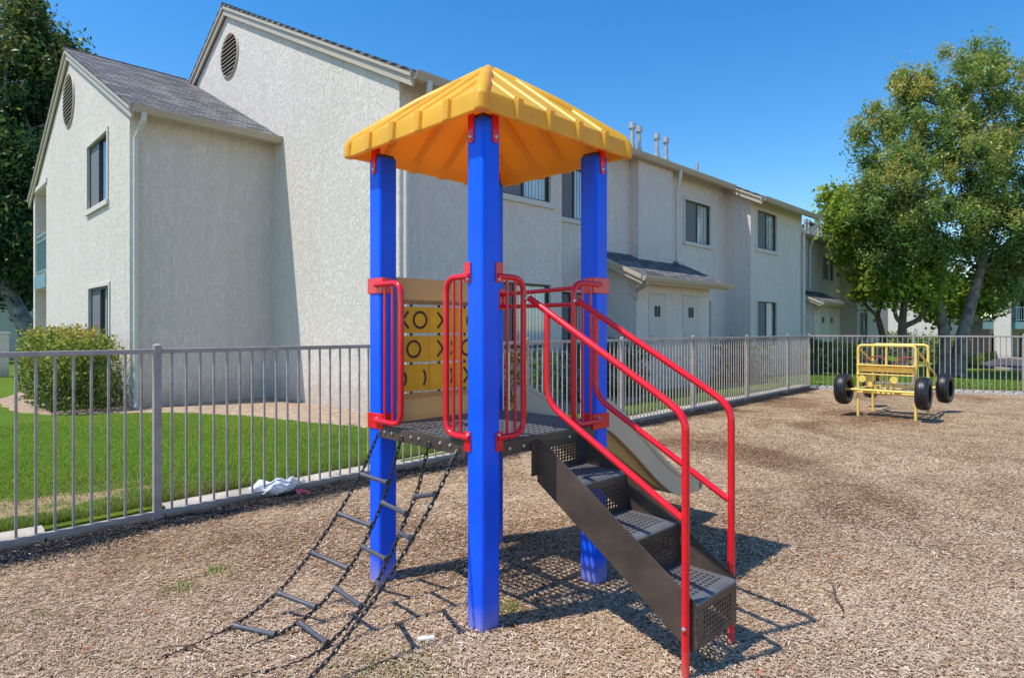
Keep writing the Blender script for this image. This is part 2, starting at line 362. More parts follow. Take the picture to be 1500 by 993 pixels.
def arc(c, a, b, r_ang0, r_ang1, r, n=6):
    c = Vector(c); a = Vector(a); b = Vector(b)
    return [c+a*math.cos(t)*r+b*math.sin(t)*r for t in [r_ang0+(r_ang1-r_ang0)*i/n for i in range(n+1)]]
def bend(pts, r, n=5):
    """round the corners of a polyline"""
    P = [Vector(p) for p in pts]; out = [P[0]]
    for i in range(1, len(P)-1):
        a = (P[i-1]-P[i]); b = (P[i+1]-P[i]); d = min(r, a.length*.49, b.length*.49); p0 = P[i]+a.normalized()*d; p1 = P[i]+b.normalized()*d
        for k in range(n+1):
            t = k/n; out.append(p0*(1-t)**2+P[i]*2*t*(1-t)+p1*t*t)
    out.append(P[-1]); return out
def bendclosed(pts, r, n=5):
    P = [Vector(p) for p in pts]; k = len(P); out = []
    for i in range(k):
        a = (P[i-1]-P[i]); b = (P[(i+1) % k]-P[i]); d = min(r, a.length*.49, b.length*.49); p0 = P[i]+a.normalized()*d; p1 = P[i]+b.normalized()*d
        for q in range(n+1):
            t = q/n; out.append(p0*(1-t)**2+P[i]*2*t*(1-t)+p1*t*t)
    return out

def quads_mesh(name, verts, nper, mat_, tint, parent=None, smooth=False):
    """fast mesh: verts (N*nper,3), each face nper verts; tint per face"""
    N = len(verts)//nper; me = bpy.data.meshes.new(name)
    me.vertices.add(len(verts)); me.vertices.foreach_set('co', verts.astype(np.float32).ravel())
    me.loops.add(N*nper); me.loops.foreach_set('vertex_index', np.arange(N*nper, dtype=np.int32))
    me.polygons.add(N); me.polygons.foreach_set('loop_start', np.arange(N, dtype=np.int32)*nper)
    me.polygons.foreach_set('loop_total', np.full(N, nper, dtype=np.int32))
    me.update(calc_edges=True)
    a = me.attributes.new('tint', 'FLOAT', 'FACE'); a.data.foreach_set('value', np.clip(tint, 0, 1).astype(np.float32))
    me.materials.append(mat_)
    o = bpy.data.objects.new(name, me); COL.objects.link(o)
    if parent: o.parent = parent
    return o

def leaves(name, centers, size, mat_, tint, parent=None, aspect=.5, up=.25, seed=0):
    g = np.random.default_rng(seed); N = len(centers)
    d = g.normal(size=(N,3)); d[:,2] += up; d /= np.linalg.norm(d, axis=1)[:,None]
    e = g.normal(size=(N,3)); e -= (e*d).sum(1)[:,None]*d; e /= np.linalg.norm(e, axis=1)[:,None]
    s = (size*(.55+.9*g.random(N)))[:,None] if np.isscalar(size) else size[:,None]
    nrm = np.cross(d, e)
    v = np.empty((N,4,3)); v[:,0] = centers-d*s*.5; v[:,1] = centers+e*s*aspect*.5+nrm*s*.08; v[:,2] = centers+d*s*.5; v[:,3] = centers-e*s*aspect*.5+nrm*s*.08
    return quads_mesh(name, v.reshape(-1,3), 4, mat_, tint, parent)

def crown_points(blobs, per, clump, seed, origin, shell=.80, zsq=1.25):
    """blobs: (x,y,z,rx,ry,rz,nclumps); returns leaf centres relative to origin, tint"""
    g = np.random.default_rng(seed); pts = []; tn = []
    for (x,y,z,rx,ry,rz,nc) in blobs:
        d = g.normal(size=(nc,3)); d /= np.linalg.norm(d, axis=1)[:,None]
        rad = shell+(1.06-shell)*g.random(nc)
        rad = np.where(g.random(nc) < .16, g.random(nc)*shell, rad)
        c = np.array([x,y,z])+d*rad[:,None]*np.array([rx,ry,rz])
        for k in range(nc):
            cs = clump*(.55+.9*g.random()); m = int(per*(.6+.8*g.random()))
            p = g.normal(size=(m,3))*np.array([cs,cs,cs*zsq])*.55
            pts.append(c[k]+p)
            base = .22+.52*g.random()**1.15+.22*d[k,2]*.5+max(0,(c[k][2]-9)*.03)  # upward-facing and high clumps lighter: sunlight put into the leaf tint
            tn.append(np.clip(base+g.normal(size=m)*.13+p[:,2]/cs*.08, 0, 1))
    P = np.concatenate(pts)-np.array(origin); return P, np.concatenate(tn)

def limb(mb, p0, p1, r0, r1, wob=.1, n=6, seed=0):
    rr = random.Random(seed); P = []; Q = []
    a, b = Vector(p0), Vector(p1); L_ = (b-a).length
    for i in range(n+1):
        t = i/n; o = Vector((rr.uniform(-1,1), rr.uniform(-1,1), rr.uniform(-.3,.3)))*wob*L_*.12*math.sin(math.pi*t)
        P.append(a.lerp(b, t)+o); Q.append(r0+(r1-r0)*t)
    mb.tube(P, Q, 10); return P

# ------------------------------------------------------------------ terrain
FA = (1.423, 5.218); FB = (15.97, 5.64); FC = (18.65, -.35)
def fl(u): return FA[1]+(u-FA[0])*(FB[1]-FA[1])/(FB[0]-FA[0])
def fr_u(v): return FB[0]+(FB[1]-v)*(FC[0]-FB[0])/(FB[1]-FC[1])
def sm(x): x = min(1, max(0, x)); return x*x*(3-2*x)
def H(u, v):
    z = .075
    z -= .69*sm((u-17.5)/16)*sm((13-v)/4.5)
    z -= 1.1*sm((u-44)/10)*sm((v-7.0)/3)
    return z
def sheet(name, us, vsf, matl, hf, kind='structure', dz=0):
    mb = MB(); nv = None
    for i, u in enumerate(us):
        row = vsf(u)
        nv = len(row)
        for (x, y) in row: mb.v.append((x, y, hf(x, y)+dz))
    for i in range(len(us)-1):
        for j in range(nv-1):
            a = i*nv+j; mb.f.append((a, a+nv, a+nv+1, a+1)); mb.m.append(0)
    o = mb.build(name, matl, kind=kind, smooth=True); return o
# base ground out to the horizon
mb = MB(); mb.quad((-900,-900,-2.2), (900,-900,-2.2), (900,900,-2.2), (-900,900,-2.2)); mb.build('ground', M['dirt'], kind='structure')
us = list(np.arange(-30, 16, 2.0))+list(np.arange(16, 60, 1.0))+list(np.arange(60, 130, 5.0))
vs_off = [-.02, 0, .3, 1, 2, 3.5, 5, 6, 7, 8, 10, 14, 20, 30, 45, 70, 110]
sheet('lawn', us, lambda u: [(u, fl(u)+.10+s) for s in vs_off], M['lawn'], lambda x, y: H(x, y) if y > fl(x)+.09 else -.08)
vv_ = [5.745, 5, 4, 3, 2, 1, 0, -2, -4, -7, -12, -20, -40]
def rrow(v):
    u0 = fr_u(v)+.05
    v2 = None
    offs = [-.035, 0, .5, 1.5, 3, 5, 7, 9, 11, 13, 15, 17, 20, 23, 26, 29, 33, 37, 42, 50, 60, 75, 105]
    out = []
    for s in offs:
        u = u0+s; out.append((u, (fl(u)+.1) if v > 5.7 else v))
    return out
sheet('lawn', vv_, rrow, M['lawn'], lambda x, y: H(x, y) if x > fr_u(min(y, 5.64))+.03 else -.08)
# playground surface (inside the fence, running out behind and to the right of the camera)
mb = MB(); nx = 60
xs = np.linspace(-14, 19.5, nx); ysn = 40
gu = []
for i, t in enumerate(np.linspace(0, 1, nx)):
    for j, s in enumerate(np.linspace(0, 1, ysn)):
        v = -12+s*(0); 
        vtop = fl(-14+t*33.5)
        v = -12+(5.75+12)*s
        u = -14+(fr_u(v)+.12+14)*t
        v = min(v, fl(u)+.12) if s > .98 else v
        z = .012*math.sin(u*1.7+v)*math.cos(v*1.3)+.008*math.sin(u*4.1)*math.sin(v*3.7)
        z *= min(1, max(0, (5.2-v)/.6))
        mb.v.append((u, v, z-.004))
for i in range(nx-1):
    for j in range(ysn-1):
        a = i*ysn+j; mb.f.append((a, a+ysn, a+ysn+1, a+1)); mb.m.append(0)
mb.build('playground_ground', M['ground'], kind='structure', smooth=True)
def hz(u, v): return (.012*math.sin(u*1.7+v)*math.cos(v*1.3)+.008*math.sin(u*4.1)*math.sin(v*3.7))*min(1, max(0, (5.2-v)/.6))-.004
# mow strip kerb
mb = MB(); k = 0
u = -12.0; rr = random.Random(3)
while u < 16.1:
    L_ = .75
    L_ = min(L_, 16.15-u); 
    if L_ < .05: break
    j = rr.uniform(-.008, .008)-(.028 if .7 < u < 1.3 else 0); a, b = u+.006, u+L_-.006
    P = [(a, fl(a)+.055, -.1), (a, fl(a)+.055, .062+j), (a, fl(a)+.075, .075+j), (a, fl(a)+.185, .084+j), (a, fl(a)+.20, -.1)]
    Q = [(b, y+fl(b)-fl(a), z) for (_, y, z) in P]
    mb.add(P+Q, [(0,1,2,3,4), (9,8,7,6,5)]+[(i, (i+1) % 5, 5+(i+1) % 5, 5+i) for i in range(5)]); u += L_
ke = mb.build('kerb', M['kerb'], kind='structure', smooth=True)
# planting bed soil around the building
bed = [(2.5,22.5),(2.55,20.5),(2.0,17.2),(1.35,15.3),(1.45,13.2),(1.85,12.2),(2.7,11.7),(3.5,10.9),(4.05,9.85),(4.35,8.6),(4.75,7.45),(5.6,6.75),(8,6.5),(10,6.65),(11.2,7.1),(11.3,7.7)]
inner = [(2.8,22.5),(3.2,20.5),(3.2,17),(3.2,15.5),(3.2,14),(3.2,13),(3.3,12.6),(5.6,12.3),(5.6,10.5),(5.6,9.5),(5.6,8.2),(6,8.0),(8,8.0),(9.5,8.8),(10.8,8.8),(11.3,8.8)]
def smooth_rows(a, b, k=6):
    A = []; 
    for i in range(len(a)-1):
        for q in range(k):
            t = q/k; A.append(((a[i][0]*(1-t)+a[i+1][0]*t, a[i][1]*(1-t)+a[i+1][1]*t), (b[i][0]*(1-t)+b[i+1][0]*t, b[i][1]*(1-t)+b[i+1][1]*t)))
    return A
rr = random.Random(5); rows = smooth_rows(bed, inner)
mb = MB()
for p, q in rows:
    j = rr.uniform(-.06, .06)
    for t in (0, .06, .5, 1): mb.v.append((p[0]*(1-t)+q[0]*t+(j if t == 0 else 0), p[1]*(1-t)+q[1]*t+(j if t == 0 else 0), .072 if t == 0 else .088))
for i in range(len(rows)-1):
    for j in range(3): a = i*4+j; mb.f.append((a, a+1, a+5, a+4)); mb.m.append(0)
mb.build('planting_bed', M['dirt'], kind='structure', smooth=True)
# road
d = Vector((.871, .491)); nrm = Vector((.491, -.871))
mb = MB(); ts = list(np.arange(-40, 70, 1.5))
for t in ts:
    for s in (0, 1.5, 3, 4.5, 6.2):
        p = Vector((41.5, 5.5))+d*t+nrm*s; mb.v.append((p.x, p.y, H(p.x, p.y)+.02))
for i in range(len(ts)-1):
    for j in range(4): a = i*5+j; mb.f.append((a, a+1, a+6, a+5)); mb.m.append(0)
mb.build('road', M['asphalt'], kind='structure')
mb = MB()
for s0, s1 in ((-.16, 0.0), (6.2, 6.36)):
    for i in range(len(ts)-1):
        q = []
        for t in (ts[i], ts[i+1]):
            for s in (s0, s1):
                p = Vector((41.5, 5.5))+d*t+nrm*s; q.append((p.x, p.y, H(p.x, p.y)))
        (a, b, c, e) = q
        tp = [(x, y, z+.13) for x, y, z in q]
        mb.add(q+tp, [(4,5,7,6), (0,4,6,2), (1,3,7,5)])
mb.build('kerb', M['kerb'], kind='structure')

# ------------------------------------------------------------------ buildings
ZB = 0.0
def frm(O, A, N): return (Vector(O), Vector(A), Vector(N))
def wallgrid(mb, fr, a0, a1, z0, z1, ops, rev=.12):
    O, A, N = fr
    As = sorted({a0, a1}|{x for o in ops for x in (o[0], o[1])}); Zs = sorted({z0, z1}|{x for o in ops for x in (o[2], o[3])})
    P = lambda a, z, n_=0: O+A*a+N*n_+Vector((0,0,z))
    for i in range(len(As)-1):
        for j in range(len(Zs)-1):
            ca, cz = (As[i]+As[i+1])/2, (Zs[j]+Zs[j+1])/2
            if any(o[0] < ca < o[1] and o[2] < cz < o[3] for o in ops): continue
            mb.quad(P(As[i],Zs[j]), P(As[i+1],Zs[j]), P(As[i+1],Zs[j+1]), P(As[i],Zs[j+1]))
    for o in ops:
        rv = o[4] if len(o) > 4 else rev
        b, c, e, f = o[:4]
        for (p, q) in (((b,e),(c,e)), ((c,e),(c,f)), ((c,f),(b,f)), ((b,f),(b,e))):
            mb.quad(P(*p), P(*q), P(*q, -rv), P(*p, -rv))

def window(bld, fr, a0, a1, z0, z1, screen='left', blind='vertical', trim=.075, small=False):
    """recessed sliding window; A axis runs to the viewer's right or left, screen = half nearer a0 ('left') or a1"""
    mb = MB()
    # raised stucco surround as the window part
    t = trim
    mb.boxf(fr, a0-t, a0-.002, z0-t, z1+t, .002, .026); mb.boxf(fr, a1+.002, a1+t, z0-t, z1+t, .002, .026)
    mb.boxf(fr, a0-.001, a1+.001, z1+.002, z1+t, .002, .026); mb.boxf(fr, a0-t-.02, a1+t+.02, z0-t-.03, z0-.002, .003, .05)
    wn = mb.build('window', M['trim_wall'], bld, bevel=.006)
    if small: return wn
    fm = MB(); w_ = .035; n0, n1 = -.075, -.03; mid = (a0+a1)/2
    fm.boxf(fr, a0, a0+w_, z0, z1, n0, n1); fm.boxf(fr, a1-w_, a1, z0, z1, n0, n1)
    fm.boxf(fr, a0+w_, a1-w_, z0, z0+w_, n0, n1); fm.boxf(fr, a0+w_, a1-w_, z1-w_, z1, n0, n1)
    fm.boxf(fr, mid-.025, mid+.025, z0+w_, z1-w_, n0+.004, n1+.01)
    fm.build('frame', M['bronze'], wn)
    g = MB(); g.boxf(fr, a0+w_, a1-w_, z0+w_, z1-w_, -.060, -.056); g.build('pane', M['glass'], wn)
    s = MB(); sa, sb = (a0+w_, mid-.025) if screen == 'left' else (mid+.025, a1-w_)
    s.boxf(fr, sa, sb, z0+w_, z1-w_, -.045, -.043); s.build('insect_screen', M['screen'], wn)
    bl = MB(); ba, bb = (mid, a1) if screen == 'left' else (a0, mid)
    if blind == 'vertical':
        a = a0+.04; rr = random.Random(int(a0*100))
        while a < a1-.08:
            tilt = rr.uniform(.006, .03)
            O, A, N = fr
            p = [O+A*a+N*(-.082), O+A*(a+.085)+N*(-.082-tilt*.6)]
            z_a, z_b = Vector((0,0,z0+.05)), Vector((0,0,z1-.03))
            bl.quad(p[0]+z_a, p[1]+z_a, p[1]+z_b, p[0]+z_b); a += .09
    else:
        bl.boxf(fr, a0+.05, a1-.05, z0+.02, z1-.02, -.2, -.19)
    bl.build('blinds', M['blind'], wn)
    dk = MB(); dk.boxf(fr, a0-.3, a1+.3, z0-.3, z1+.3, -.9, -.88); dk.build('room_shade_sheet', M['dark'], wn)  # dark sheet put in for the shade of the unlit room
    return wn

def vent(bld, O, N, A, r):
    """round gable vent with slats"""
    O, N, A = Vector(O), Vector(N), Vector(A); Z = Vector((0,0,1))
    rim = MB(); pts = [O+A*math.cos(t)*r+Z*math.sin(t)*r+N*.012 for t in np.linspace(0, 2*math.pi, 41)[:-1]]
    rim.tube(pts, .028, 8, closed=True)
    vb = rim.build('gable_vent', M['trim'], bld, smooth=True)
    dm = MB(); dm.prism([O+A*math.cos(t)*r+Z*math.sin(t)*r+N*.003 for t in np.linspace(0, 2*math.pi, 41)[:-1]], N*.004); dm.build('recess_shade', M['vent_dark'], vb)  # dark disc paints in the shade of a recess behind the slats
    s = MB(); z = -r+.05; 
    while z < r-.03:
        hw = math.sqrt(max(0, r*r-z*z))*.98
        a, b, c, e = O-A*hw+Z*z+N*.05, O+A*hw+Z*z+N*.05, O+A*hw+Z*(z+.045)+N*.012, O-A*hw+Z*(z+.045)+N*.012
        s.prism([a, b, c, e], (0, 0, .012)); z += .088
    s.build('slats', M['trim'], vb)

def gutter(bld, u0, u1, v, z, side=-1, r=.12):
    mb = MB()
    prof = [(0, 0), (0, -.12), (-.07, -.12), (-.085, -.09), (-.105, -.05), (-.12, 0), (-.11, 0), (-.09, -.06), (-.07, -.105), (-.012, -.105), (-.012, 0)]
    pts = [(u0, v+p[0]*(-side)*1.0*(1), z+p[1]) for p in prof] if side < 0 else [(u0, v-p[0], z+p[1]) for p in prof]
    mb.prism(pts, (u1-u0, 0, 0)); return mb.build('gutter', M['gutter'], bld)
def spout(bld, pts, w_=.05):
    mb = MB(); mb.tube(bend(pts, .05, 3), w_, 8); return mb.build('downspout', M['spout'], bld, smooth=True)
def rake(bld, u, pts, th=.04):
    """stepped rake boards under a roof edge; pts = list of (v,z) of roof top edge"""
    mb = MB()
    for (v0, z0), (v1, z1) in zip(pts[:-1], pts[1:]):
        for du, h0, h1, t in ((-.035, .01, .115, .04), (0, .118, .25, .04)):
            mb.prism([(u+du, v0, z0-h0), (u+du, v1, z1-h0), (u+du, v1, z1-h1), (u+du, v0, z0-h1)], (t+ (0 if du else 0), 0, 0))
    return mb.build('rake_board', M['trim'], bld)

near = thing('apartment_building', (2.905, 12.2, 0), 'near cream stucco apartment building with two big gables and round vents', 'building')
# --- block 1 (front gable wing)
uA = 2.905; EZ1, RV1, RZ1 = 5.23, 17.3, 7.88; E1a, E1b = 11.85, 22.75; S1 = (RZ1-EZ1)/(RV1-E1a)
def z1(v): return EZ1+S1*(v-E1a) if v < RV1 else EZ1+S1*(E1b-v)
wall = MB()
frU = frm((uA,0,0), (0,1,0), (-1,0,0))
WU = (13.72, 15.38, 3.9, 5.2); WL = (13.6, 15.25, .95, 2.27); BU = (20.3, 22.1, 2.95, 5.26, 1.3); BL = (20.3, 22.1, .1, 2.55, 1.3)
wallgrid(wall, frU, 12.2, 22.4, 0, 5.3, [WU, WL, BU, BL])
wall.quad((uA,12.2,5.3), (uA,22.4,5.3), (uA,22.4,z1(22.4)-.06), (uA,RV1,RZ1-.06), (uA,12.2,z1(12.2)-.06))
wall.quad((uA,12.2,0), (5.43,12.2,0), (5.43,12.2,z1(12.2)-.06), (uA,12.2,z1(12.2)-.06))
wall.quad((uA,22.4,0), (9,22.4,0), (9,22.4,z1(22.4)-.06), (uA,22.4,z1(22.4)-.06))
for (z0_, z1_) in ((.1,2.55),(2.95,5.26)):
    wall.quad((uA+1.3,20.25,z0_-.1), (uA+1.3,22.2,z0_-.1), (uA+1.3,22.2,z1_+.1), (uA+1.3,20.25,z1_+.1))
# --- block 2
uB = 5.42; RV2, RZ2 = 14.6, 8.82; EV2, EZ2 = 7.4, 5.22
def z2(v): return EZ2+.5*(v-EV2) if v < RV2 else RZ2-.5*(v-RV2)
VA, VB, VC = 7.82, 8.58, 8.32
wall.quad((uB,VA,0), (uB,12.2,0), (uB,21.5,0), (uB,21.5,z2(21.5)-.06), (uB,RV2,RZ2-.06), (uB,VA,z2(VA)-.06))
def vwall(mb, u0, u1, v, ops, top=None):
    fr = frm((0,v,0), (1,0,0), (0,-1,0)); wallgrid(mb, fr, u0, u1, -.3, (top or z2(v)-.06), ops); return fr
W1 = (7.4, 8.84, 3.83, 4.96); W1b = (6.95, 8.84, 1.1, 2.28)
frA = vwall(wall, uB, 9.18, VA, [W1, W1b])
W2 = (9.75, 11.25, 3.83, 4.96); W2b = (9.75, 11.0, 1.0, 2.24); W3 = (15.19, 16.61, 3.83, 4.96); W3b = (15.19, 16.61, .95, 2.24)
frB = vwall(wall, 9.18, 12.58, VB, [W2, W2b])
vwall(wall, 12.58, 14.15, VC, [])
vwall(wall, 14.15, 17.58, VB, [W3, W3b])
W4 = (18.0, 19.4, 3.83, 4.96); W4b = (18.0, 19.4, .95, 2.27)
vwall(wall, 17.58, 21.5, VA, [W4, W4b])
for u, a, b in ((9.18,VA,VB),(12.58,VC,VB),(14.15,VC,VB),(17.58,VA,VB)):
    wall.quad((u,a,-.3), (u,b,-.3), (u,b,z2(b)-.06), (u,a,z2(a)-.06))
wall.quad((21.5,VA,-.5), (21.5,21.5,-.5), (21.5,21.5,z2(21.5)-.06), (21.5,RV2,RZ2-.06), (21.5,VA,z2(VA)-.06))
wall.quad((uB,21.5,0), (21.5,21.5,0), (21.5,21.5,5.3), (uB,21.5,5.3))
wall.build('wall', M['stucco'], near)
def roof_build(bld):
    mb = MB(); th = .05
    u0 = 2.8
    mb.slab([(u0,E1a,EZ1), (5.41,E1a,EZ1), (5.41,RV1,RZ1), (u0,RV1,RZ1)], th)
    mb.slab([(u0,RV1,RZ1), (7.5,RV1,RZ1), (7.5,E1b,EZ1), (u0,E1b,EZ1)], th)
    o1 = mb.build('roof', M['shingle'], bld)
    mb = MB(); u0 = 5.3
    for a, b, ev in ((u0,9.45,EV2),(9.45,17.3,8.2),(17.3,21.95,EV2)):
        ez = EZ2+.5*(ev-EV2); mb.slab([(a,ev,ez), (b,ev,ez), (b,RV2,RZ2), (a,RV2,RZ2)], th)
    mb.slab([(u0,RV2,RZ2), (21.95,RV2,RZ2), (21.95,21.9,RZ2-.5*7.3), (u0,21.9,RZ2-.5*7.3)], th)
    o2 = mb.build('roof', M['shingle'], bld)
    # ridge caps
    mb = MB(); mb.tube([(2.79,RV1,RZ1-.02),(5.4,RV1,RZ1-.02)], .05, 8); mb.build('ridge_cap', M['shingle'], o1)
    mb = MB(); mb.tube([(5.29,RV2,RZ2-.02),(21.96,RV2,RZ2-.02)], .05, 8); mb.build('ridge_cap', M['shingle'], o2)
    # soffits
    for a, b, ev, wv in ((5.32,9.44,EV2,VA),(9.46,17.29,8.2,VB),(17.31,21.9,EV2,VA)):
        ez = EZ2+.5*(ev-EV2)-.06; sf = MB()
        sf.box(a, b, ev, ev+.02, ez-.10, ez); sf.quad((a,ev+.02,ez-.03), (b,ev+.02,ez-.03), (b,wv,z2(wv)-.1), (a,wv,z2(wv)-.1)); sf.build('fascia', M['trim'], bld)
    sf = MB(); sf.box(2.82, 5.40, E1a, E1a+.02, EZ1-.16, EZ1-.055)
    sf.quad((2.82,E1a+.02,EZ1-.09), (5.4,E1a+.02,EZ1-.09), (5.4,12.2,z1(12.2)-.1), (2.82,12.2,z1(12.2)-.1))
    sf.build('fascia', M['trim'], bld)
roof_build(near)
rake(near, 2.84, [(E1a-.01,EZ1-.0), (RV1,RZ1), (E1b+.01,EZ1)])
rake(near, 5.34, [(EV2-.01,EZ2), (RV2,RZ2), (21.9,RZ2-3.65)])
rake(near, 17.34, [(EV2-.01,EZ2), (8.3,EZ2+.45)])
gutter(near, 2.86, 5.42, E1a, EZ1-.03); gutter(near, 5.36, 9.42, EV2, EZ2-.03)
gutter(near, 9.46, 17.26, 8.2, EZ2+.4-.03); gutter(near, 17.4, 21.95, EV2, EZ2-.03)
spout(near, [(3.02,11.80,5.1), (3.02,11.80,4.98), (2.98,12.13,4.72), (2.98,12.13,.12), (2.98,11.98,.09)], .045)
spout(near, [(5.62,7.34,5.1), (5.62,7.34,4.92), (5.50,7.75,4.62), (5.50,7.75,.1)], .045)
spout(near, [(14.2,8.14,5.5), (14.2,8.14,5.35), (14.25,8.26,5.0), (14.25,8.26,3.2), (14.3,8.16,3.1)], .045)
spout(near, [(21.75,7.34,5.1), (21.75,7.34,4.95), (21.45,7.74,4.65), (21.45,7.74,0)], .045)
vent(near, (uA,17.3,6.69), (-1,0,0), (0,1,0), .58); vent(near, (uB,14.43,7.62), (-1,0,0), (0,1,0), .48)
window(near, frU, *WU, screen='right'); window(near, frU, *WL, screen='right')
window(near, frA, *W1); window(near, frA, *W1b)
window(near, frB, *W2); window(near, frB, *W2b, screen='left'); window(near, frB, *W3); window(near, frB, *W3b)
window(near, frA, *W4); window(near, frA, *W4b)
# loggia balcony
mb = MB(); mb.box(uA-.02, uA+.06, 20.3, 22.1, 2.56, 2.94); bal = mb.build('balcony', M['teal'], near)
mb = MB(); mb.box(uA+.02, uA+.06, 20.3, 22.1, 4.0, 4.06); mb.box(uA+.02, uA+.06, 20.3, 22.1, 3.85, 3.89); mb.box(uA+.02, uA+.06, 20.3, 22.1, 3.02, 3.06)
for k in range(15): mb.box(uA+.03, uA+.05, 20.36+k*.12, 20.38+k*.12, 3.06, 3.86)
mb.build('railing', M['teal'], bal)
mb = MB(); mb.boxf(frU, 20.15, 22.25, 5.30, 5.42, .002, .03); mb.build('lintel_trim', M['trim_wall'], near)

def closet(bld, u0, u1, vf, vb, offz=0, zs=.05, doors=((11.66,12.39),(13.11,13.89)), zt=2.24):
    """lean-to storage closet: roof rises from eave to the wall"""
    ev = vf-.32; ez = 2.57; sl_ = (3.12-ez)/(VC-7.14)
    zz = lambda v: ez+sl_*(v-ev)
    mb = MB(); frc = frm((0,vf,0), (1,0,0), (0,-1,0))
    wallgrid(mb, frc, u0, u1, -.3, zz(vf)-.05, [(a, b, .12, zt, .03) for a, b in doors])
    mb.quad((u0,vf,-.3), (u0,vb,-.3), (u0,vb,zz(vb)-.05), (u0,vf,zz(vf)-.05)); mb.quad((u1,vf,-.3), (u1,vb,-.3), (u1,vb,zz(vb)-.05), (u1,vf,zz(vf)-.05))
    cl = mb.build('storage_closet', M['stucco'], bld)
    mb = MB(); mb.slab([(u0-.28,ev,ez), (u1+.3,ev,ez), (u1+.3,vb+.0,zz(vb)), (u0-.28,vb,zz(vb))], .045); mb.build('lean_to_roof', M['shingle'], cl)
    mb = MB()
    for uu in (u0-.30, u1+.28):
        mb.prism([(uu,ev-.01,ez-.005), (uu,vb,zz(vb)-.005), (uu,vb,zz(vb)-.19), (uu,ev-.01,ez-.19)], (.035,0,0))
    mb.prism([(u0-.335,ev-.01,ez+.0), (u0-.335,vb,zz(vb)), (u0-.335,vb,zz(vb)-.09), (u0-.335,ev-.01,ez-.09)], (.035,0,0))
    mb.box(u0-.26, u1+.27, ev-.002, ev+.018, ez-.17, ez-.05); mb.quad((u0-.26,ev+.02,ez-.12), (u1+.27,ev+.02,ez-.12), (u1+.27,vf,ez-.10), (u0-.26,vf,ez-.10))
    mb.build('rake_board', M['trim'], cl)
    mb = MB(); prof = [(0,0),(0,-.11),(-.07,-.11),(-.11,-.04),(-.115,0)]
    mb.prism([(u0-.3, ev-.003+p[0], ez-.02+p[1]) for p in prof], (u1-u0+.75, 0, 0)); mb.build('gutter', M['gutter'], cl)
    mb = MB(); mb.tube(bend([(u0-.2,ev-.07,ez-.11), (u0-.2,ev-.05,ez-.2), (u0-.12,vf-.06,ez-.32), (u0-.06,vf-.05,ez-.5)], .06, 3), .045, 8); mb.build('downspout', M['gutter'], cl, smooth=True)
    for a, b in doors:
        mb = MB(); mb.boxf(frc, a+.008, b-.008, .125, zt-.006, -.025, .008); dr = mb.build('door', M['door'], bld, bevel=.004)
        mb = MB(); m_ = (a+b)/2-.02
        for q in (-.115, .012):
            mb.boxf(frc, m_+q, m_+q+.10, zt-.52, zt-.28, .009, .014)
            for k in range(6): mb.boxf(frc, m_+q, m_+q+.10, zt-.51+k*.04, zt-.498+k*.04, .014, .024)
        mb.build('door_vent', M['vent_dark'], dr)
        mb = MB(); mb.cyl((a+.08,vf-.01,1.3), (a+.08,vf-.04,1.3), .018, 10); mb.build('lock', M['pipe'], dr, smooth=True)
        mb = MB(); mb.cyl((a+.08,vf-.01,1.15), (a+.08,vf-.075,1.15), .022, 10)
        mb.build('handle', M['pipe'], dr, smooth=True)
    return cl
closet(near, 11.2, 14.4, 7.46, 8.57)
# roof pipes
def flue(bld, u, v, zb, h, r=.055):
    mb = MB(); mb.tube([(u,v,zb-.1), (u,v,zb+.1), (u,v,zb+.1), (u,v,zb+h)], [r*1.5,r*1.3,r,r], 12); mb.tube([(u,v,zb+h-.12), (u,v,zb+h+.02)], r*1.55, 12)
    mb.build('flue_pipe', M['pipe'], bld, smooth=True)
for u, v, h in ((12.95,8.75,.62),(13.25,8.75,.60),(14.15,8.8,.60),(14.6,8.8,.60)): flue(near, u, v, z2(v), h)
flue(near, 15.9, 8.6, z2(8.6), .22, .03); flue(near, 6.9, 7.8, z2(7.8), .12, .03)

# --- far building of the same design
far = thing('apartment_building', (29, 9.7, 0), 'distant matching stucco apartment block set back beyond the near one', 'building')
mb = MB(); DV = 1.92; OV = 15.95
def z4(v): return z2(v-DV)
def vwall4(u0, u1, v, ops): fr = frm((0,v,0), (1,0,0), (0,-1,0)); wallgrid(mb, fr, u0, u1, -.8, z4(v)-.06, ops); return fr
X1 = (31.5, 32.95, 3.83, 4.96); X2 = (34.6, 35.7, 3.83, 4.96); X3 = (34.5, 35.75, .85, 2.27)
vwall4(24.5, 28.85, VB+DV, []); vwall4(28.85, 30.5, VC+DV, []); fB4 = vwall4(30.5, 34.1, VB+DV, [X1]); fA4 = vwall4(34.1, 38.1, VA+DV, [X2, X3])
for u, a, b in ((28.85,VC,VB),(30.5,VC,VB),(34.1,VA,VB)): mb.quad((u,a+DV,-.8), (u,b+DV,-.8), (u,b+DV,z2(b)-.06), (u,a+DV,z2(a)-.06))
mb.quad((24.5,VB+DV,-.5), (24.5,22,-.5), (24.5,22,5.6), (24.5,RV2+DV,RZ2-.06), (24.5,VB+DV,z2(VB)-.06))
mb.quad((38.1,VA+DV,-1.8), (38.1,22,-1.8), (38.1,22,5.6), (38.1,RV2+DV,RZ2-.06), (38.1,VA+DV,z2(VA)-.06))
mb.build('wall', M['stucco'], far)
mb = MB()
for a, b, ev in ((24.2,33.8,8.2),(33.8,38.4,7.4)):
    ez = EZ2+.5*(ev-EV2); mb.slab([(a,ev+DV,ez), (b,ev+DV,ez), (b,RV2+DV,RZ2), (a,RV2+DV,RZ2)], .05)
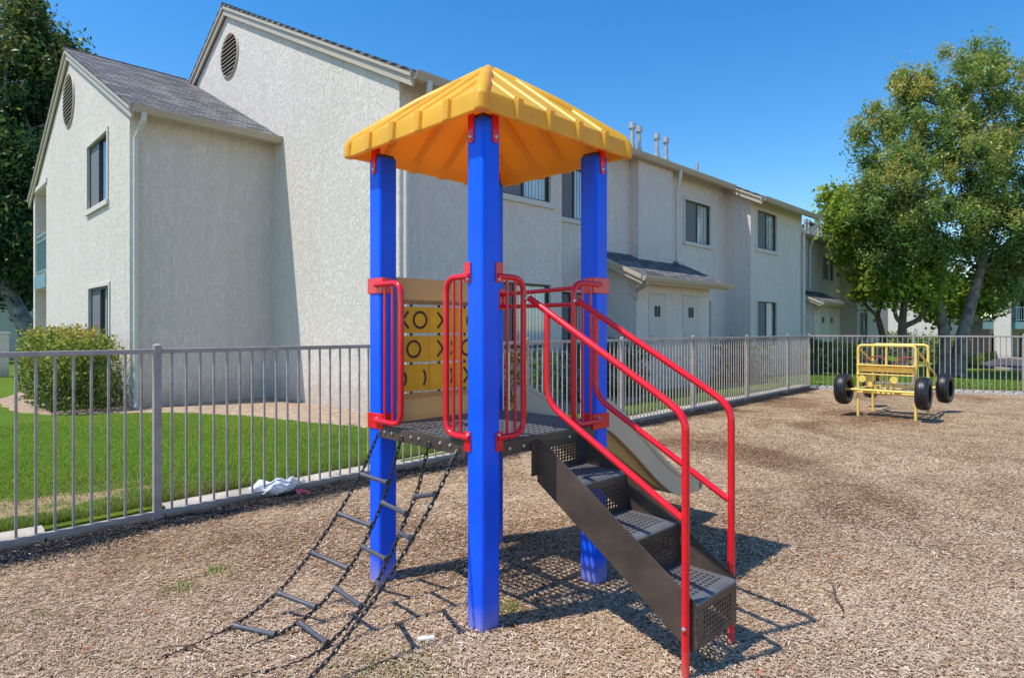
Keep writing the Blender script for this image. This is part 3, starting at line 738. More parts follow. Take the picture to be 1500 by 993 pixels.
mb.slab([(24.2,RV2+DV,RZ2), (38.4,RV2+DV,RZ2), (38.4,22.5,5.9), (24.2,22.5,5.9)], .05)
mb.build('roof', M['shingle'], far)
mb = MB()
for a, b, ev, wv in ((24.2,33.8,8.2,VB),(33.8,38.4,7.4,VA)):
    ez = EZ2+.5*(ev-EV2)-.06; mb.box(a, b, ev+DV, ev+DV+.02, ez-.1, ez); mb.quad((a,ev+DV+.02,ez-.03), (b,ev+DV+.02,ez-.03), (b,wv+DV,z2(wv)-.1), (a,wv+DV,z2(wv)-.1))
mb.build('fascia', M['trim'], far)
gutter(far, 24.2, 33.8, 8.2+DV, EZ2+.37); gutter(far, 33.8, 38.4, 7.4+DV, EZ2-.03)
spout(far, [(28.9,8.14+DV,5.5), (28.9,8.14+DV,5.3), (28.8,8.3+DV-.1,5.0), (28.8,8.22+DV,3.2)], .045)
window(far, fB4, *X1); window(far, fA4, *X2); window(far, fA4, *X3)
closet(far, 27.15, 30.2, 9.34, 10.49, doors=((27.7,28.4),(28.75,29.5)))
for u in (29.6, 30.0, 31.2, 31.7): flue(far, u, 10.6, z4(10.6), .6)
rake(far, 33.84, [(7.39+DV,EZ2), (8.3+DV,EZ2+.45)])

# --- white gabled building far behind the trees
wb = thing('gabled_house', (48, 8, -1.6), 'sunlit white two storey gable wall standing behind the trees', 'building')
mb = MB(); mb.prism([(50,9.0,-2), (50,26,-2), (50,26,5.2), (50,17.5,9.4), (50,9.0,5.2)], (14,0,0)); mb.build('wall', M['stucco_far'], wb)
mb = MB(); mb.slab([(49.5,8.5,5.1), (64,8.5,5.1), (64,17.5,9.7), (49.5,17.5,9.7)], .15); mb.slab([(49.5,17.5,9.7), (64,17.5,9.7), (64,26.5,5.1), (49.5,26.5,5.1)], .15); mb.build('roof', M['shingle'], wb)
fr5 = frm((50,0,0), (0,1,0), (-1,0,0))
window(wb, fr5, 14.5, 16, 3.4, 4.6, small=True); 
mb = MB(); mb.boxf(fr5, 14.5, 16, 3.4, 4.6, .003, .02); mb.build('pane', M['carglass'], wb)
mb = MB(); mb.boxf(fr5, 12.3, 13.3, -1.2, 2.0, .003, .02); mb.boxf(fr5, 12.3, 13.3, 2.0, 4.6, .003, .01); mb.build('shutter', M['screen'], wb)

# --- white garage with low gable roof, right of the trunks
gb = thing('garage', (60, 6.5, -1.6), 'low white garage with a shallow brown gable roof between the tree trunks', 'building')
mb = MB(); mb.prism([(59.5,7.75,-2), (59.5,12.5,-2), (59.5,12.5,.85), (59.5,7.75,2.15)], (7,0,0)); mb.build('wall', M['stucco_far'], gb)
mb = MB(); mb.slab([(58.9,7.72,2.36), (66.8,7.72,2.36), (66.8,13.0,.92), (58.9,13.0,.92)], .2); mb.build('roof', M['trim'], gb)
mb = MB(); mb.box(59.4, 59.49, 9.4, 11.8, -1.5, .6); mb.build('garage_door', M['door'], gb)

# --- balcony building at the right edge
bb = thing('balcony_building', (56, 0, -.8), 'white apartment building with teal balconies at the right edge', 'building')
mb = MB(); mb.box(57.6, 68, -9, 7.1, -1.2, 5.6); mb.build('wall', M['stucco_far'], bb)
for v0 in (6.05, 1.4, -3.3, -8):
    mb = MB(); mb.box(55.4, 57.6, v0, v0+.95, -1.2, 5.6); mb.build('column', M['stucco_far'], bb)
for v0, v1 in ((2.35,6.05),(-2.35,1.4),(7.0,7.7)):
    mb = MB(); mb.box(55.9, 57.6, v0, v1, 1.45, 1.95); bl = mb.build('balcony', M['teal'], bb)
    mb = MB(); mb.box(55.95, 56.0, v0, v1, 2.95, 3.02); mb.box(55.95, 56.0, v0, v1, 2.05, 2.1)
    q = v0+.05
    while q < v1: mb.box(55.96, 55.99, q, q+.03, 2.1, 2.95); q += .13
    mb.build('railing', M['teal'], bl)
    mb = MB(); mb.box(57.5, 57.59, v0+.1, v1-.3, 2.0, 4.2); mb.build('sliding_door', M['carglass'], bb)
    mb = MB(); mb.box(57.5, 57.59, v0+.1, v1-.3, -1.0, 1.1); mb.build('sliding_door', M['carglass'], bb)
mb = MB(); mb.slab([(54.9,-9.5,5.4), (54.9,7.9,5.4), (62.8,7.9,8.2), (62.8,-9.5,8.2)], .2); mb.slab([(62.8,-9.5,8.2), (62.8,7.9,8.2), (69,7.9,5.4), (69,-9.5,5.4)], .2); mb.build('roof', M['shingle'], bb)

# --- left background: garden wall and carport building
mb = MB(); mb.box(-7, 2.42, 23.0, 23.2, -.1, 1.30); gw = mb.build('garden_wall', M['stucco'], None, origin=(-2,23,0)); tag(gw, 'low stucco garden wall left of the near apartment building', 'wall')
mb = MB(); mb.box(-7.03, 2.45, 22.97, 23.23, 1.303, 1.36)
O_ = mb.build('wall_cap', M['trim_wall'], gw, bevel=.01)
cb_ = thing('stucco_shed', (2, 38, 0), 'pale blue grey stucco outbuilding behind the leaning trunk at left', 'building')
mb = MB(); mb.box(-12, 5.6, 36, 44, -.5, 3.4); mb.build('wall', M['stucco_far'], cb_)
mb = MB(); mb.box(-12.3, 5.9, 35.6, 44.4, 3.4, 3.7); mb.build('roof', M['trim'], cb_)
mb = MB(); mb.box(2.0, 3.1, 35.9, 35.98, 0, 2.1); mb.build('door', M['teal'], cb_)

# ------------------------------------------------------------------ fences
ft = thing('picket_fence', (FA[0], FA[1], 0), 'long grey tubular metal fence between the lawn and the play area', 'fence')
fdir = Vector((FB[0]-FA[0], FB[1]-FA[1], 0)).normalized()
def fence(root, P0, dr, L0, L1, posts, gap=.103, cap=100, nearpt=(0,0), first=None, ztop=1.30):
    nr = Vector((-dr.y, dr.x, 0)); P0 = Vector(P0)
    def bx(mb, s0, s1, n0, n1, z0, z1):
        fr = (P0, dr, nr); mb.boxf(fr, s0, s1, z0, z1, n0, n1)
    mb = MB(); bx(mb, L0, L1, -.016, .016, ztop-.035, ztop); mb.build('top_rail', M['fence'], root, bevel=.004)
    mb = MB(); bx(mb, L0, L1, -.016, .016, .045, .078); mb.build('bottom_rail', M['fence'], root, bevel=.004)
    for s in posts:
        mb = MB(); bx(mb, s-.026, s+.026, -.026, .026, -.1, ztop+.015)
        p = mb.build('post', M['fence'], root, bevel=.003)
        mb = MB(); c = P0+dr*s; mb.tube([c+Vector((0,0,ztop+.016)), c+Vector((0,0,ztop+.028)), c+Vector((0,0,ztop+.038))], [.032,.032,.014], 10); mb.build('post_cap', M['fence'], p, smooth=True)
    pk = []
    ps = sorted(posts)
    for a, b in zip([L0]+ps, ps+[L1]):
        n_ = max(1, round((b-a)/gap)); 
        for k in range(1, n_): pk.append(a+(b-a)*k/n_)
    pk.sort(key=lambda s: (P0+dr*s-Vector((*nearpt,0))).length if (P0+dr*s).dot(Vector((1,1,0))) > 2.4 else 99)
    proto = None; rest = MB()
    for i, s in enumerate(pk):
        if i < cap:
            if proto is None:
                mb = MB(); bx(mb, s-.008, s+.008, -.008, .008, .07, ztop-.03); proto = mb.build('picket', M['fence'], root, bevel=.002, seg=1); s0 = s
            else:
                c = proto.copy(); COL.objects.link(c); c.parent = root; c.location = proto.location+dr*(s-s0)
        else: bx(rest, s-.008, s+.008, -.008, .008, .07, ztop-.03)
    if rest.v: rest.build('picket', M['fence'], root, kind='stuff')
def s_of(u): return (u-FA[0])/fdir.x
fence(ft, (FA[0],FA[1],0), fdir, s_of(-9), s_of(15.94), [s_of(x) for x in (-7.0,-4.9,-2.8,-.68,1.423,3.5,5.6,7.72,9.97,12.26,14.53)])
f2 = thing('picket_fence', (FB[0], FB[1], 0), 'short stretch of metal fence across the far end behind the yellow car frame', 'fence')
rdir = Vector((FC[0]-FB[0], FC[1]-FB[1], 0)).normalized()
fence(f2, (FB[0],FB[1],0), rdir, 0, 11, [0, 2.2, 4.3, 6.5, 8.7, 10.9], nearpt=(10,2))
# edging blocks along the right fence
mbk = MB(); h = .055
prof = [(-.085,-.05),(-.085,.03),(-.06,h),(-.02,h+.012),(.02,h+.012),(.06,h),(.085,.03),(.085,-.05)]
c0 = Vector((FB[0],FB[1],0))+rdir*.15+Vector((-.12,0,0))
n2 = Vector((-rdir.y, rdir.x, 0))
mbk.prism([c0+rdir*x+Vector((0,0,z)) for x, z in prof], n2*-.09)
b0 = mbk.build('edging_block', M['block'], None, bevel=.008, origin=tuple(c0)); 
tag(b0, 'small scalloped concrete edging block at the foot of the far end fence', 'edging block', 'concrete edging blocks along the far end fence')
rr = random.Random(1)
for k in range(1, 52):
    c = b0.copy(); COL.objects.link(c); c.location = Vector(b0.location)+rdir*(.185*k)+Vector((rr.uniform(-.008,.008), 0, rr.uniform(-.012,.008))); c.rotation_euler.z = rr.uniform(-.05,.05)

# ------------------------------------------------------------------ play tower
PF, PL, PR, PB = Vector((2.04,2.236,0)), Vector((2.045,3.116,0)), Vector((2.915,2.236,0)), Vector((2.92,3.116,0))
tw = thing('play_tower', (2.48, 2.676, 0), 'blue and red playground tower under a yellow pyramid roof with stairs, slide and chain ladder', 'play structure')
HW = .059
for P, hgt, inward in ((PF,2.47,(1,1)), (PL,2.45,(1,-1)), (PR,2.46,(-1,1)), (PB,2.45,(-1,-1))):
    mb = MB(); mb.box(P.x-HW, P.x+HW, P.y-HW, P.y+HW, -.12, hgt)
    po = mb.build('post', M['blue'], tw, bevel=.017, seg=4, smooth=True, autos=60)
    mb = MB(); mb.box(P.x-.045, P.x+.045, P.y-.045, P.y+.045, hgt, hgt+.012); mb.build('post_cap', M['steel'], po)
    for ax in (0, 1):    # roof straps on the two outer faces
        for sgn in (0,):
            s_ = -inward[ax]
            if P is PF: off = .02 if ax == 1 else .02
            else: off = 0
            mb = MB(); n_ = 14
            cx = P.x if ax == 1 else P.x+s_*HW; cy = P.y if ax == 0 else P.y+s_*HW
            pts = []
            zt_, zb_ = 2.53, 2.345
            o_ = off
            for (a, z) in [(-.02,zt_),(-.02,zb_+.02)]+[(.02*math.cos(q), zb_+.02+.02*math.sin(q)) for q in np.linspace(math.pi, 2*math.pi, 8)]+[(.02,zt_)]:
                pts.append((cx+s_*.001, cy+a+o_, z) if ax == 0 else (cx+a+o_, cy+s_*.001, z))
            dvec = (s_*.006,0,0) if ax == 0 else (0,s_*.006,0)
            mb.prism(pts, dvec); br = mb.build('bracket', M['red'], po)
            mb = MB(); c = Vector((cx,cy+o_,zb_+.03)) if ax == 0 else Vector((cx+o_,cy,zb_+.03)); dv = Vector(dvec).normalized()
            mb.tube([c+dv*.006, c+dv*.012, c+dv*.016], [.011,.010,.005], 10); mb.build('bolt', M['bolt'], po, smooth=True)
# roof
def roof_mesh():
    C = Vector((2.48,2.676,0)); a = .585; zr = 2.545; zb = 2.452; zt = 2.975
    mb = MB(); t = .022
    def ring(r, z): return [(C.x-r,C.y-r,z), (C.x+r,C.y-r,z), (C.x+r,C.y+r,z), (C.x-r,C.y+r,z)]
    # outer skin: bottom lip, rim, pyramid to a blunt apex; inner skin
    rings = [ring(a+.004,zb), ring(a,zr), ring(.03,zt), ]
    inner = [ring(a-.022,zb), ring(a-.05,zr-.03), ring(.03,zt-.03)]
    vs = [p for r_ in rings for p in r_]+[p for r_ in inner for p in r_]
    fs = []
    for L_ in (0, 4):
        for i in range(4): fs.append((L_+i, L_+(i+1) % 4, L_+4+(i+1) % 4, L_+4+i))
    fs.append((8,9,10,11))
    for L_ in (12, 16):
        for i in range(4): fs.append((L_+i, L_+(i+1) % 4, L_+4+(i+1) % 4, L_+4+i))
    fs.append((20,21,22,23))
    for i in range(4): fs.append((i, (i+1) % 4, 12+(i+1) % 4, 12+i))
    mb.add(vs, fs)
    slope = (zt-zr)/(a-.03)
    dirs = [((1,0),(0,-1)), ((0,1),(1,0)), ((1,0),(0,1)), ((0,1),(-1,0))]
    for A, N in dirs:
        A = Vector((*A,0)); N = Vector((*N,0))
        for s in (-.345,-.115,.115,.345):
            def Q(da, d, up, out=0):   # d inward distance from the rim
                return C+A*(s+da)+N*(a-d+out)+Vector((0,0,zr+slope*d+up))
            dmax = a-abs(s)-.02; w0, w1 = .030, .019
            # batten on the slope
            v = [Q(-w0,0,-.004), Q(-w1,0,.018), Q(w1,0,.018), Q(w0,0,-.004)]
            v2 = [Q(-w0,dmax,-.004), Q(-w1,dmax,.018), Q(w1,dmax,.018), Q(w0,dmax,-.004)]
            mb.add(v+v2, [(0,1,5,4),(1,2,6,5),(2,3,7,6),(4,5,6,7),(0,3,2,1),(0,4,7,3)])
            # tab over the rim
            zc = [(zr+.016, 0), (zb-.006, 0)]
            p = [C+A*(s-w0)+N*(a-.002)+Vector((0,0,zr)), C+A*(s-w1)+N*(a+.018)+Vector((0,0,zr+.012)), C+A*(s+w1)+N*(a+.018)+Vector((0,0,zr+.012)), C+A*(s+w0)+N*(a-.002)+Vector((0,0,zr))]
            q = [C+A*(s-w0)+N*(a-.002)+Vector((0,0,zb-.004)), C+A*(s-w1)+N*(a+.020)+Vector((0,0,zb-.004)), C+A*(s+w1)+N*(a+.020)+Vector((0,0,zb-.004)), C+A*(s+w0)+N*(a-.002)+Vector((0,0,zb-.004))]
            mb.add(p+q, [(0,1,5,4),(1,2,6,5),(2,3,7,6),(0,3,2,1),(4,5,6,7),(0,4,7,3)])
            # groove seen from below
            def I(da, d, dn): return C+A*(s+da)+N*(a-.05-d)+Vector((0,0,zr-.03+slope*d*.98-dn))
            dm = a-.05-abs(s)-.02
            v = [I(-.022,0,0), I(-.012,0,.012), I(.012,0,.012), I(.022,0,0)]; v2 = [I(-.022,dm,0), I(-.012,dm,.012), I(.012,dm,.012), I(.022,dm,0)]
            mb.add(v+v2, [(0,1,5,4),(1,2,6,5),(2,3,7,6)])
    for sx_, sy_ in ((-1,-1),(1,-1),(1,1),(-1,1)):
        e = Vector((sx_,sy_,0)); b_ = C+e*(a-.012)
        mb.tube([b_+Vector((0,0,zb-.002)), b_+Vector((0,0,zr-.03)), C+e*(a-.03)+Vector((0,0,zr+.004)), C+e*(a*.5)+Vector((0,0,zr+slope*a*.5-.008)), C+e*.02+Vector((0,0,zt-.022)), C+Vector((0,0,zt-.006))], [.034,.036,.036,.034,.032,.02], 14)
    mb.tube([C+Vector((0,0,zt-.04)), C+Vector((0,0,zt+.0)), C+Vector((0,0,zt+.012))], [.05,.042,.015], 14)
    return mb
def dust(m, z0=.02, z1=.16, col=(.42,.34,.27), amt=.55, zs=1):
    n = m.node_tree; L = n.links; b = n.nodes['Principled BSDF']; src = b.inputs['Base Color'].links[0].from_socket
    P = n.nodes.new("ShaderNodeNewGeometry").outputs['Position']; sx = n.nodes.new("ShaderNodeSeparateXYZ"); L.new(P, sx.inputs[0])
    nz = noise(n, L, P, 14, 6, .7); h_ = math_(n, L, 'ADD', sx.outputs[2], math_(n, L, 'MULTIPLY', nz, .16))
    mr = n.nodes.new("ShaderNodeMapRange"); mr.inputs[1].default_value = z0+.06; mr.inputs[2].default_value = z1+.06; mr.inputs[3].default_value = amt; mr.inputs[4].default_value = 0; L.new(h_, mr.inputs[0])
    sc = ramp(n, L, noise(n, L, P, 6, 8, .75), [(.64,(0,0,0)),(.72,(.22,.22,.22))])
    f = math_(n, L, 'MAXIMUM', mr.outputs[0], sc); L.new(mixc(n, L, f, src, col), b.inputs['Base Color'])
dust(M['blue']); dust(M['red'], amt=.3)
rf = roof_mesh().build('roof', M['yellow'], tw, smooth=True, bevel=.006, seg=3, autos=50)

def perf(mb, O, U, V, nu, nv, rfrac=.30, margin=None, n=8):
    """perforated sheet spanning O..O+U..O+V, nu x nv cells"""
    O, U, V = Vector(O), Vector(U), Vector(V); du, dv = U/nu, V/nv
    sq = [(-.5,-.5),(0,-.5),(.5,-.5),(.5,0),(.5,.5),(0,.5),(-.5,.5),(-.5,0)]
    for i in range(nu):
        for j in range(nv):
            c = O+du*(i+.5)+dv*(j+.5)
            vs = [c+du*a+dv*b for a, b in sq]
            ci = [c+(du*math.cos(t)+dv*math.sin(t))*rfrac for t in [math.pi*5/4+k*math.pi/4 for k in range(8)]]
            mb.add(vs+ci, [(k, (k+1) % 8, 8+(k+1) % 8, 8+k) for k in range(8)])
# deck
x0, x1, y0, y1 = PF.x-HW+.002, PR.x+HW-.002, PF.y-HW+.002, PL.y+HW-.002
mb = MB(); perf(mb, (x0+.02,y0+.02,.898), (x1-x0-.04,0,0), (0,y1-y0-.04,0), 23, 23, .39)
# leave the corners to the posts: simple sheet passes beside them
mb.v = [v for v in mb.v]
dk = mb.build('deck', M['tread'], tw, merge=True, solid=.004)
mb = MB()
gp = HW*2+.004
mb.box(x0, x0+.006, y0+gp, y1-gp, .83, .90); mb.box(x1-.006, x1, y0+gp, y1-gp, .83, .90)
mb.box(x0+gp, x1-gp, y0, y0+.006, .83, .90); mb.box(x0+gp, x1-gp, y1-.006, y1, .83, .90)
for k in (1, 2):
    yy = y0+(y1-y0)*k/3; mb.box(x0+.008, x1-.008, yy-.02, yy+.02, .845, .893)
    xx = x0+(x1-x0)*k/3; mb.box(xx-.018, xx+.018, y0+.008, y1-.008, .85, .89)
mb.box(x0+.007, x0+.03, y0+gp, y1-gp, .83, .836)
mb.build('deck_frame', M['steel'], dk, bevel=.003)
for (c, dv) in [((x0,v,.868),(-1,0,0)) for v in (2.42,2.5,2.68,2.75,2.93,3.0)]+[((u,y0,.862),(0,-1,0)) for u in (2.16,2.26,2.36,2.62,2.74)]:
    c = Vector(c); dv = Vector(dv); mb = MB(); mb.tube([c, c+dv*.006, c+dv*.010], [.010,.009,.004], 8); mb.build('bolt', M['bolt'], dk, smooth=True)
# stairs
sL, sR = 2.36, 2.73
mb = MB()
TR = [(1.28,.31),(1.58,.507),(1.88,.703)]
st = None
poly = [(2.175,.885),(2.12,.868),(1.283,.315),(1.283,.115),(1.31,.105),(2.175,.665)]
for u in (sL, sR):
    m2_ = MB(); m2_.prism([(u-.0025,v,z) for v, z in poly], (.005,0,0))
    if st is None: st = m2_.build('stair_flight', M['steel'], tw, bevel=.0015)
    else: m2_.build('stringer', M['steel'], st, bevel=.0015)
for i, (v, z) in enumerate(TR):
    vb = v+.30
    mb = MB(); pitch = .03
    # tread, flat strips left and right, perforated field, rounded nose
    a, b = sL+.004, sR-.004
    fa, fb = a+.035, b-.035; va, vb2 = v+.045, vb-.03
    mb.quad((a,v+.012,z), (a,vb,z), (fa,vb,z), (fa,v+.012,z)); mb.quad((fb,v+.012,z), (fb,vb,z), (b,vb,z), (b,v+.012,z))
    mb.quad((fa,v+.012,z), (fb,v+.012,z), (fb,va,z), (fa,va,z)); mb.quad((fa,vb2,z), (fb,vb2,z), (fb,vb,z), (fa,vb,z))
    perf(mb, (fa,va,z), (fb-fa,0,0), (0,vb2-va,0), 10, 8, .35)
    prev = (v+.012, z)
    for t in (30, 60, 90):
        q = (v+.012-.012*math.sin(R(t)), z-.012+.012*math.cos(R(t))); mb.quad((a,prev[0],prev[1]), (b,prev[0],prev[1]), (b,q[0],q[1]), (a,q[0],q[1])); prev = q
    tr = mb.build('tread', M['tread'], st, merge=True, solid=.004)
for i, (v, zt_, zb_) in enumerate([(1.281,.298,.118),(1.579,.495,.313),(1.879,.691,.510),(2.177,.86,.706)]):
    mb = MB(); a, b = sL+.004, sR-.004; fa, fb = a+.05, b-.05; za, zc = zb_+.025, zt_-.03
    mb.quad((a,v,zb_), (b,v,zb_), (b,v,za), (a,v,za)); mb.quad((a,v,zc), (b,v,zc), (b,v,zt_), (a,v,zt_))
    mb.quad((a,v,za), (fa,v,za), (fa,v,zc), (a,v,zc)); mb.quad((fb,v,za), (b,v,za), (b,v,zc), (fb,v,zc))
    perf(mb, (fa,v,za), (fb-fa,0,0), (0,0,zc-za), 11, 6, .37)
    mb.build('riser', M['steel'], st, merge=True, solid=.004)
for a_, b_ in ((sL-.05, sL-.003), (sR+.003, sR+.05)):
    mb = MB(); mb.box(a_, b_, 2.165, 2.171, .70, .868); mb.build('mounting_flange', M['steel'], st)
# handrails
def handrail(u0, u1, side):
    r = .0165
    top = [(u0,2.15,1.605), (u1,1.42,1.155), (u1,1.315,1.085), (u1,1.315,-.1)]
    mb = MB(); mb.tube(bend(top, .09, 7), r, 14); h_ = mb.build('handrail', M['red'], tw, smooth=True)
    k = (2.15-2.04)/(2.15-1.42); ut = u0+(u1-u0)*k; zt_ = 1.605+(1.155-1.605)*k
    ue = u1
    mb = MB(); mb.tube(bend([(ut,2.04,zt_-.005), (ut,2.04,1.09), (ue,1.33,.66)], .09, 6), r*.92, 12); mb.build('lower_rail', M['red'], h_, smooth=True)
    mb = MB(); c = Vector((u0-.02,2.15,1.605)); mb.tube([c, c-Vector((.008,0,0)), c-Vector((.013,0,0))], [.012,.011,.005], 8)
    c = Vector((u1-.0165,1.315,.21)); mb.tube([c, c-Vector((.006,0,0)), c-Vector((.010,0,0))], [.010,.009,.004], 8); mb.build('bolt', M['bolt'], h_, smooth=True)
handrail(2.275, 2.335, -1); handrail(2.66, 2.75, 1)
# grab rails: D loops with two thin bars
def grab(p_post, axis, sgn, length, plane_off, z0=.925, z1=1.705, wide=False, plate=True):
    A = Vector((1,0,0)) if axis == 'u' else Vector((0,1,0)); A = A*sgn; N = Vector((0,-1,0)) if axis == 'u' else Vector((-1,0,0))
    S = Vector((p_post.x, p_post.y, 0))+A*(HW-.03)+N*(HW+plane_off)
    e = S+A*(length+.03)
    mb = MB(); pts = [S+Vector((0,0,z1)), e+Vector((0,0,z1)), e+Vector((0,0,z0)), S+Vector((0,0,z0))]
    mb.tube(bend(pts, .075, 7), .0155, 14); g_ = mb.build('grab_rail', M['red'], tw, smooth=True)
    for q in (.38, .68):
        mb = MB(); c = S.lerp(e, q)+A*.0; mb.cyl(c+Vector((0,0,z0)), c+Vector((0,0,z1)), .0075, 10); mb.build('bar', M['red'], g_, smooth=True)
    for z in (z0, z1):
        mb = MB()
        if wide:   # bracket that wraps two faces of the post
            fr_ = (Vector((p_post.x,p_post.y,0)), A, N)
            mb.boxf(fr_, -HW-.004, HW+.03, z-.05, z+.04, HW+.001, HW+.007)
            mb.boxf(fr_, HW+.001, HW+.008, z-.05, z+.04, -.03, HW)
            mb.boxf(fr_, HW+.03, HW+.036, z-.05, z+.04, HW-.02, HW+.007)
        else:
            fr_ = (Vector((p_post.x,p_post.y,0)), A, N); zz_ = z+(.02 if z > 1 else -.02)
            mb.boxf(fr_, HW-.036, HW+.012, zz_-.048, zz_+.048, HW+.001, HW+.007)
        mb.build('bracket', M['red'], g_, bevel=.003)
        mb = MB(); c = Vector((p_post.x,p_post.y,0))+A*(HW-.02)+N*(HW+.007)+Vector((0,0,z-(.012 if z > 1 else -.012)))
        mb.tube([c, c+N*.006, c+N*.010], [.011,.010,.004], 8); mb.build('bolt', M['bolt'], g_, smooth=True)
grab(PF, 'v', 1, .15, .004); grab(PF, 'u', 1, .155, .004)
grab(PL, 'v', -1, .225, .012, wide=True); grab(PR, 'u', -1, .215, .012, wide=True)
# slide guard bar at the far opening (closed loop)
mb = MB(); ug = PB.x+.02
mb.tube(bendclosed([(ug,PR.y+HW+.03,1.70), (ug,PB.y-HW-.02,1.685), (ug,PB.y-HW-.02,1.60), (ug,PR.y+HW+.03,1.60)], .045, 5), .014, 12, closed=True)
gbz = mb.build('guard_bar', M['red'], tw, smooth=True)
for a_, b_ in ((PB.y-HW-.03, PB.y-HW-.001), (PR.y+HW+.001, PR.y+HW+.03)):
    mb = MB(); mb.box(ug-.03, ug+.03, a_, b_, 1.58, 1.72); mb.build('bracket', M['red'], gbz, bevel=.003)
for P in (PB,):
    mb = MB(); mb.box(P.x-HW-.002, P.x+.02, P.y-HW-.008, P.y-HW-.001, 1.60, 1.72); mb.build('bracket', M['red'], gbz)
# side rails at the slide entry (D loops behind)
# tic tac toe panel
vp = PL.y-.02
mb = MB(); a, b = PL.x+HW+.003, PB.x-HW-.003
mb.box(a, b, vp-.03, vp+.03, 1.60, 1.755); mb.box(a, b, vp-.035, vp+.03, .902, 1.06)
mb.box(a, a+.055, vp-.03, vp+.03, 1.06, 1.60); mb.box(b-.055, b, vp-.03, vp+.03, 1.06, 1.60)
mb.box(a, b, vp-.036, vp-.030, 1.60, 1.625); mb.box(a, b, vp-.040, vp-.0355, 1.035, 1.06)
pn = mb.build('game_panel', M['tan'], tw, bevel=.008, seg=2)
mb = MB()
for k in range(3): mb.cyl((a+.125+k*.212,vp,1.06), (a+.125+k*.212,vp,1.60), .008, 8)
mb.build('axle_rod', M['mark'], pn)
def ring_mark(mb, cu, cz, r, a0, a1, v, ext=.0035, w_=.015, curve=None):
    n = 18; vs = []
    for i in range(n+1):
        t = R(a0+(a1-a0)*i/n)
        for rr_ in (r-w_/2, r+w_/2): vs.append((cu+rr_*math.cos(t), v, cz+rr_*math.sin(t)))
    mb.add(vs, [(2*i, 2*i+1, 2*i+3, 2*i+2) for i in range(n)])
def line_mark(mb, u0, z0, u1, z1, v, w_=.015):
    d_ = Vector((u1-u0, 0, z1-z0)).normalized(); p = Vector((-d_.z, 0, d_.x))*w_/2
    A, B = Vector((u0,v,z0)), Vector((u1,v,z1)); mb.quad(A+p, B+p, B-p, A-p)
rowz = [1.505, 1.33, 1.155]
marks = {(0,0): ['xr','O'], (0,1): ['X'], (0,2): ['O'], (1,0): ['O2'], (1,1): ['X','cr'], (1,2): ['O2'], (2,0): ['cl','crr'], (2,1): ['crr'], (2,2): ['X']}
for i in range(3):
    for j in range(3):
        c = a+.125+j*.212; z = rowz[i]; hw_, hh = .101, .079; mb = MB(); vf = vp-.040
        mb.prism([(c-hw_,vf+.004,z-hh), (c+hw_,vf,z-hh), (c+hw_*.8,vp+.045,z-hh), (c-hw_*.8,vp+.045,z-hh)], (0,0,2*hh))
        mb.mi = 1; vm = vf-.003
        for q in marks[(i,j)]:
            if q == 'O': ring_mark(mb, c+.035, z, .048, 0, 360, vm)
            if q == 'O2': ring_mark(mb, c-.012, z, .048, 0, 360, vm)
            if q == 'xr': line_mark(mb, c-.095, z+.0, c-.05, z+.05, vm); line_mark(mb, c-.095, z, c-.05, z-.05, vm)
            if q == 'X': line_mark(mb, c-.045, z+.05, c+.045, z-.05, vm); line_mark(mb, c-.045, z-.05, c+.045, z+.05, vm)
            if q == 'cr': ring_mark(mb, c+.03, z, .05, -50, 50, vm)
            if q == 'crr': ring_mark(mb, c+.0, z, .075, -38, 38, vm)
            if q == 'cl': ring_mark(mb, c-.12, z, .052, -55, 55, vm)
        t_ = mb.build('tile', [M['tile'], M['mark']], pn)
# slide (runs along +u from the far-right opening)
ss = thing if False else None
v0s, v1s = 2.36, 2.97
path = [(2.985,.90),(3.04,.895),(3.10,.885),(3.17,.86),(3.3,.80),(3.55,.62),(3.8,.425),(3.98,.31),(4.12,.255),(4.28,.245),(4.42,.245)]
wallh = [.10,.14,.155,.15,.14,.15,.15,.14,.12,.10,.06]
_pp = resample_xy = None
def fine(path, wallh):
    P = [Vector((a, h_, b)) for (a, b), h_ in zip(path, wallh)]; out = []
    for i in range(len(P)-1):
        p0, p1, p2, p3 = P[max(i-1,0)], P[i], P[i+1], P[min(i+2,len(P)-1)]
        for k in range(6):
            t = k/6; out.append(.5*((2*p1)+(p2-p0)*t+(2*p0-5*p1+4*p2-p3)*t*t+(3*p1-p0-3*p2+p3)*t**3))
    out.append(P[-1]); return [(p.x, p.z) for p in out], [p.y for p in out]
path, wallh = fine(path, wallh)
mb = MB()
for v, o_ in ((v0s, .028), (v1s, -.028)):
    pr = [(u, v, z+h_) for (u, z), h_ in zip(path, wallh)]+[(u, v, z-.03) for (u, z) in reversed(path)]
    mb.prism(pr, (0, o_, 0))
mb.prism([(u, v0s+.03, z) for u, z in path]+[(u, v0s+.03, z-.028) for u, z in reversed(path)], (0, v1s-v0s-.06, 0))
for v, o_ in ((v0s-.015,.05),(v1s-.035,.05)):
    pts = [(u,v+.025,z+h_+.004) for (u,z), h_ in zip(path, wallh)]; mb.tube(pts, .024, 10)
mb.tube([(4.43,v0s,.25),(4.43,v1s,.25)], .032, 10)
sld = mb.build('slide', M['slide'], tw, smooth=True, autos=35)
mb = MB()
K_ = int(len(path)*.68)
mb.prism([(u, v0s+.035, z-.032) for u, z in path[:K_]]+[(u, v0s+.035, z-.032-.14*(1-(q/(K_-1))**3)) for q, (u, z) in reversed(list(enumerate(path[:K_])))][1:], (0, v1s-v0s-.07, 0))
mb.build('slide_body', M['slide_shade'], sld)
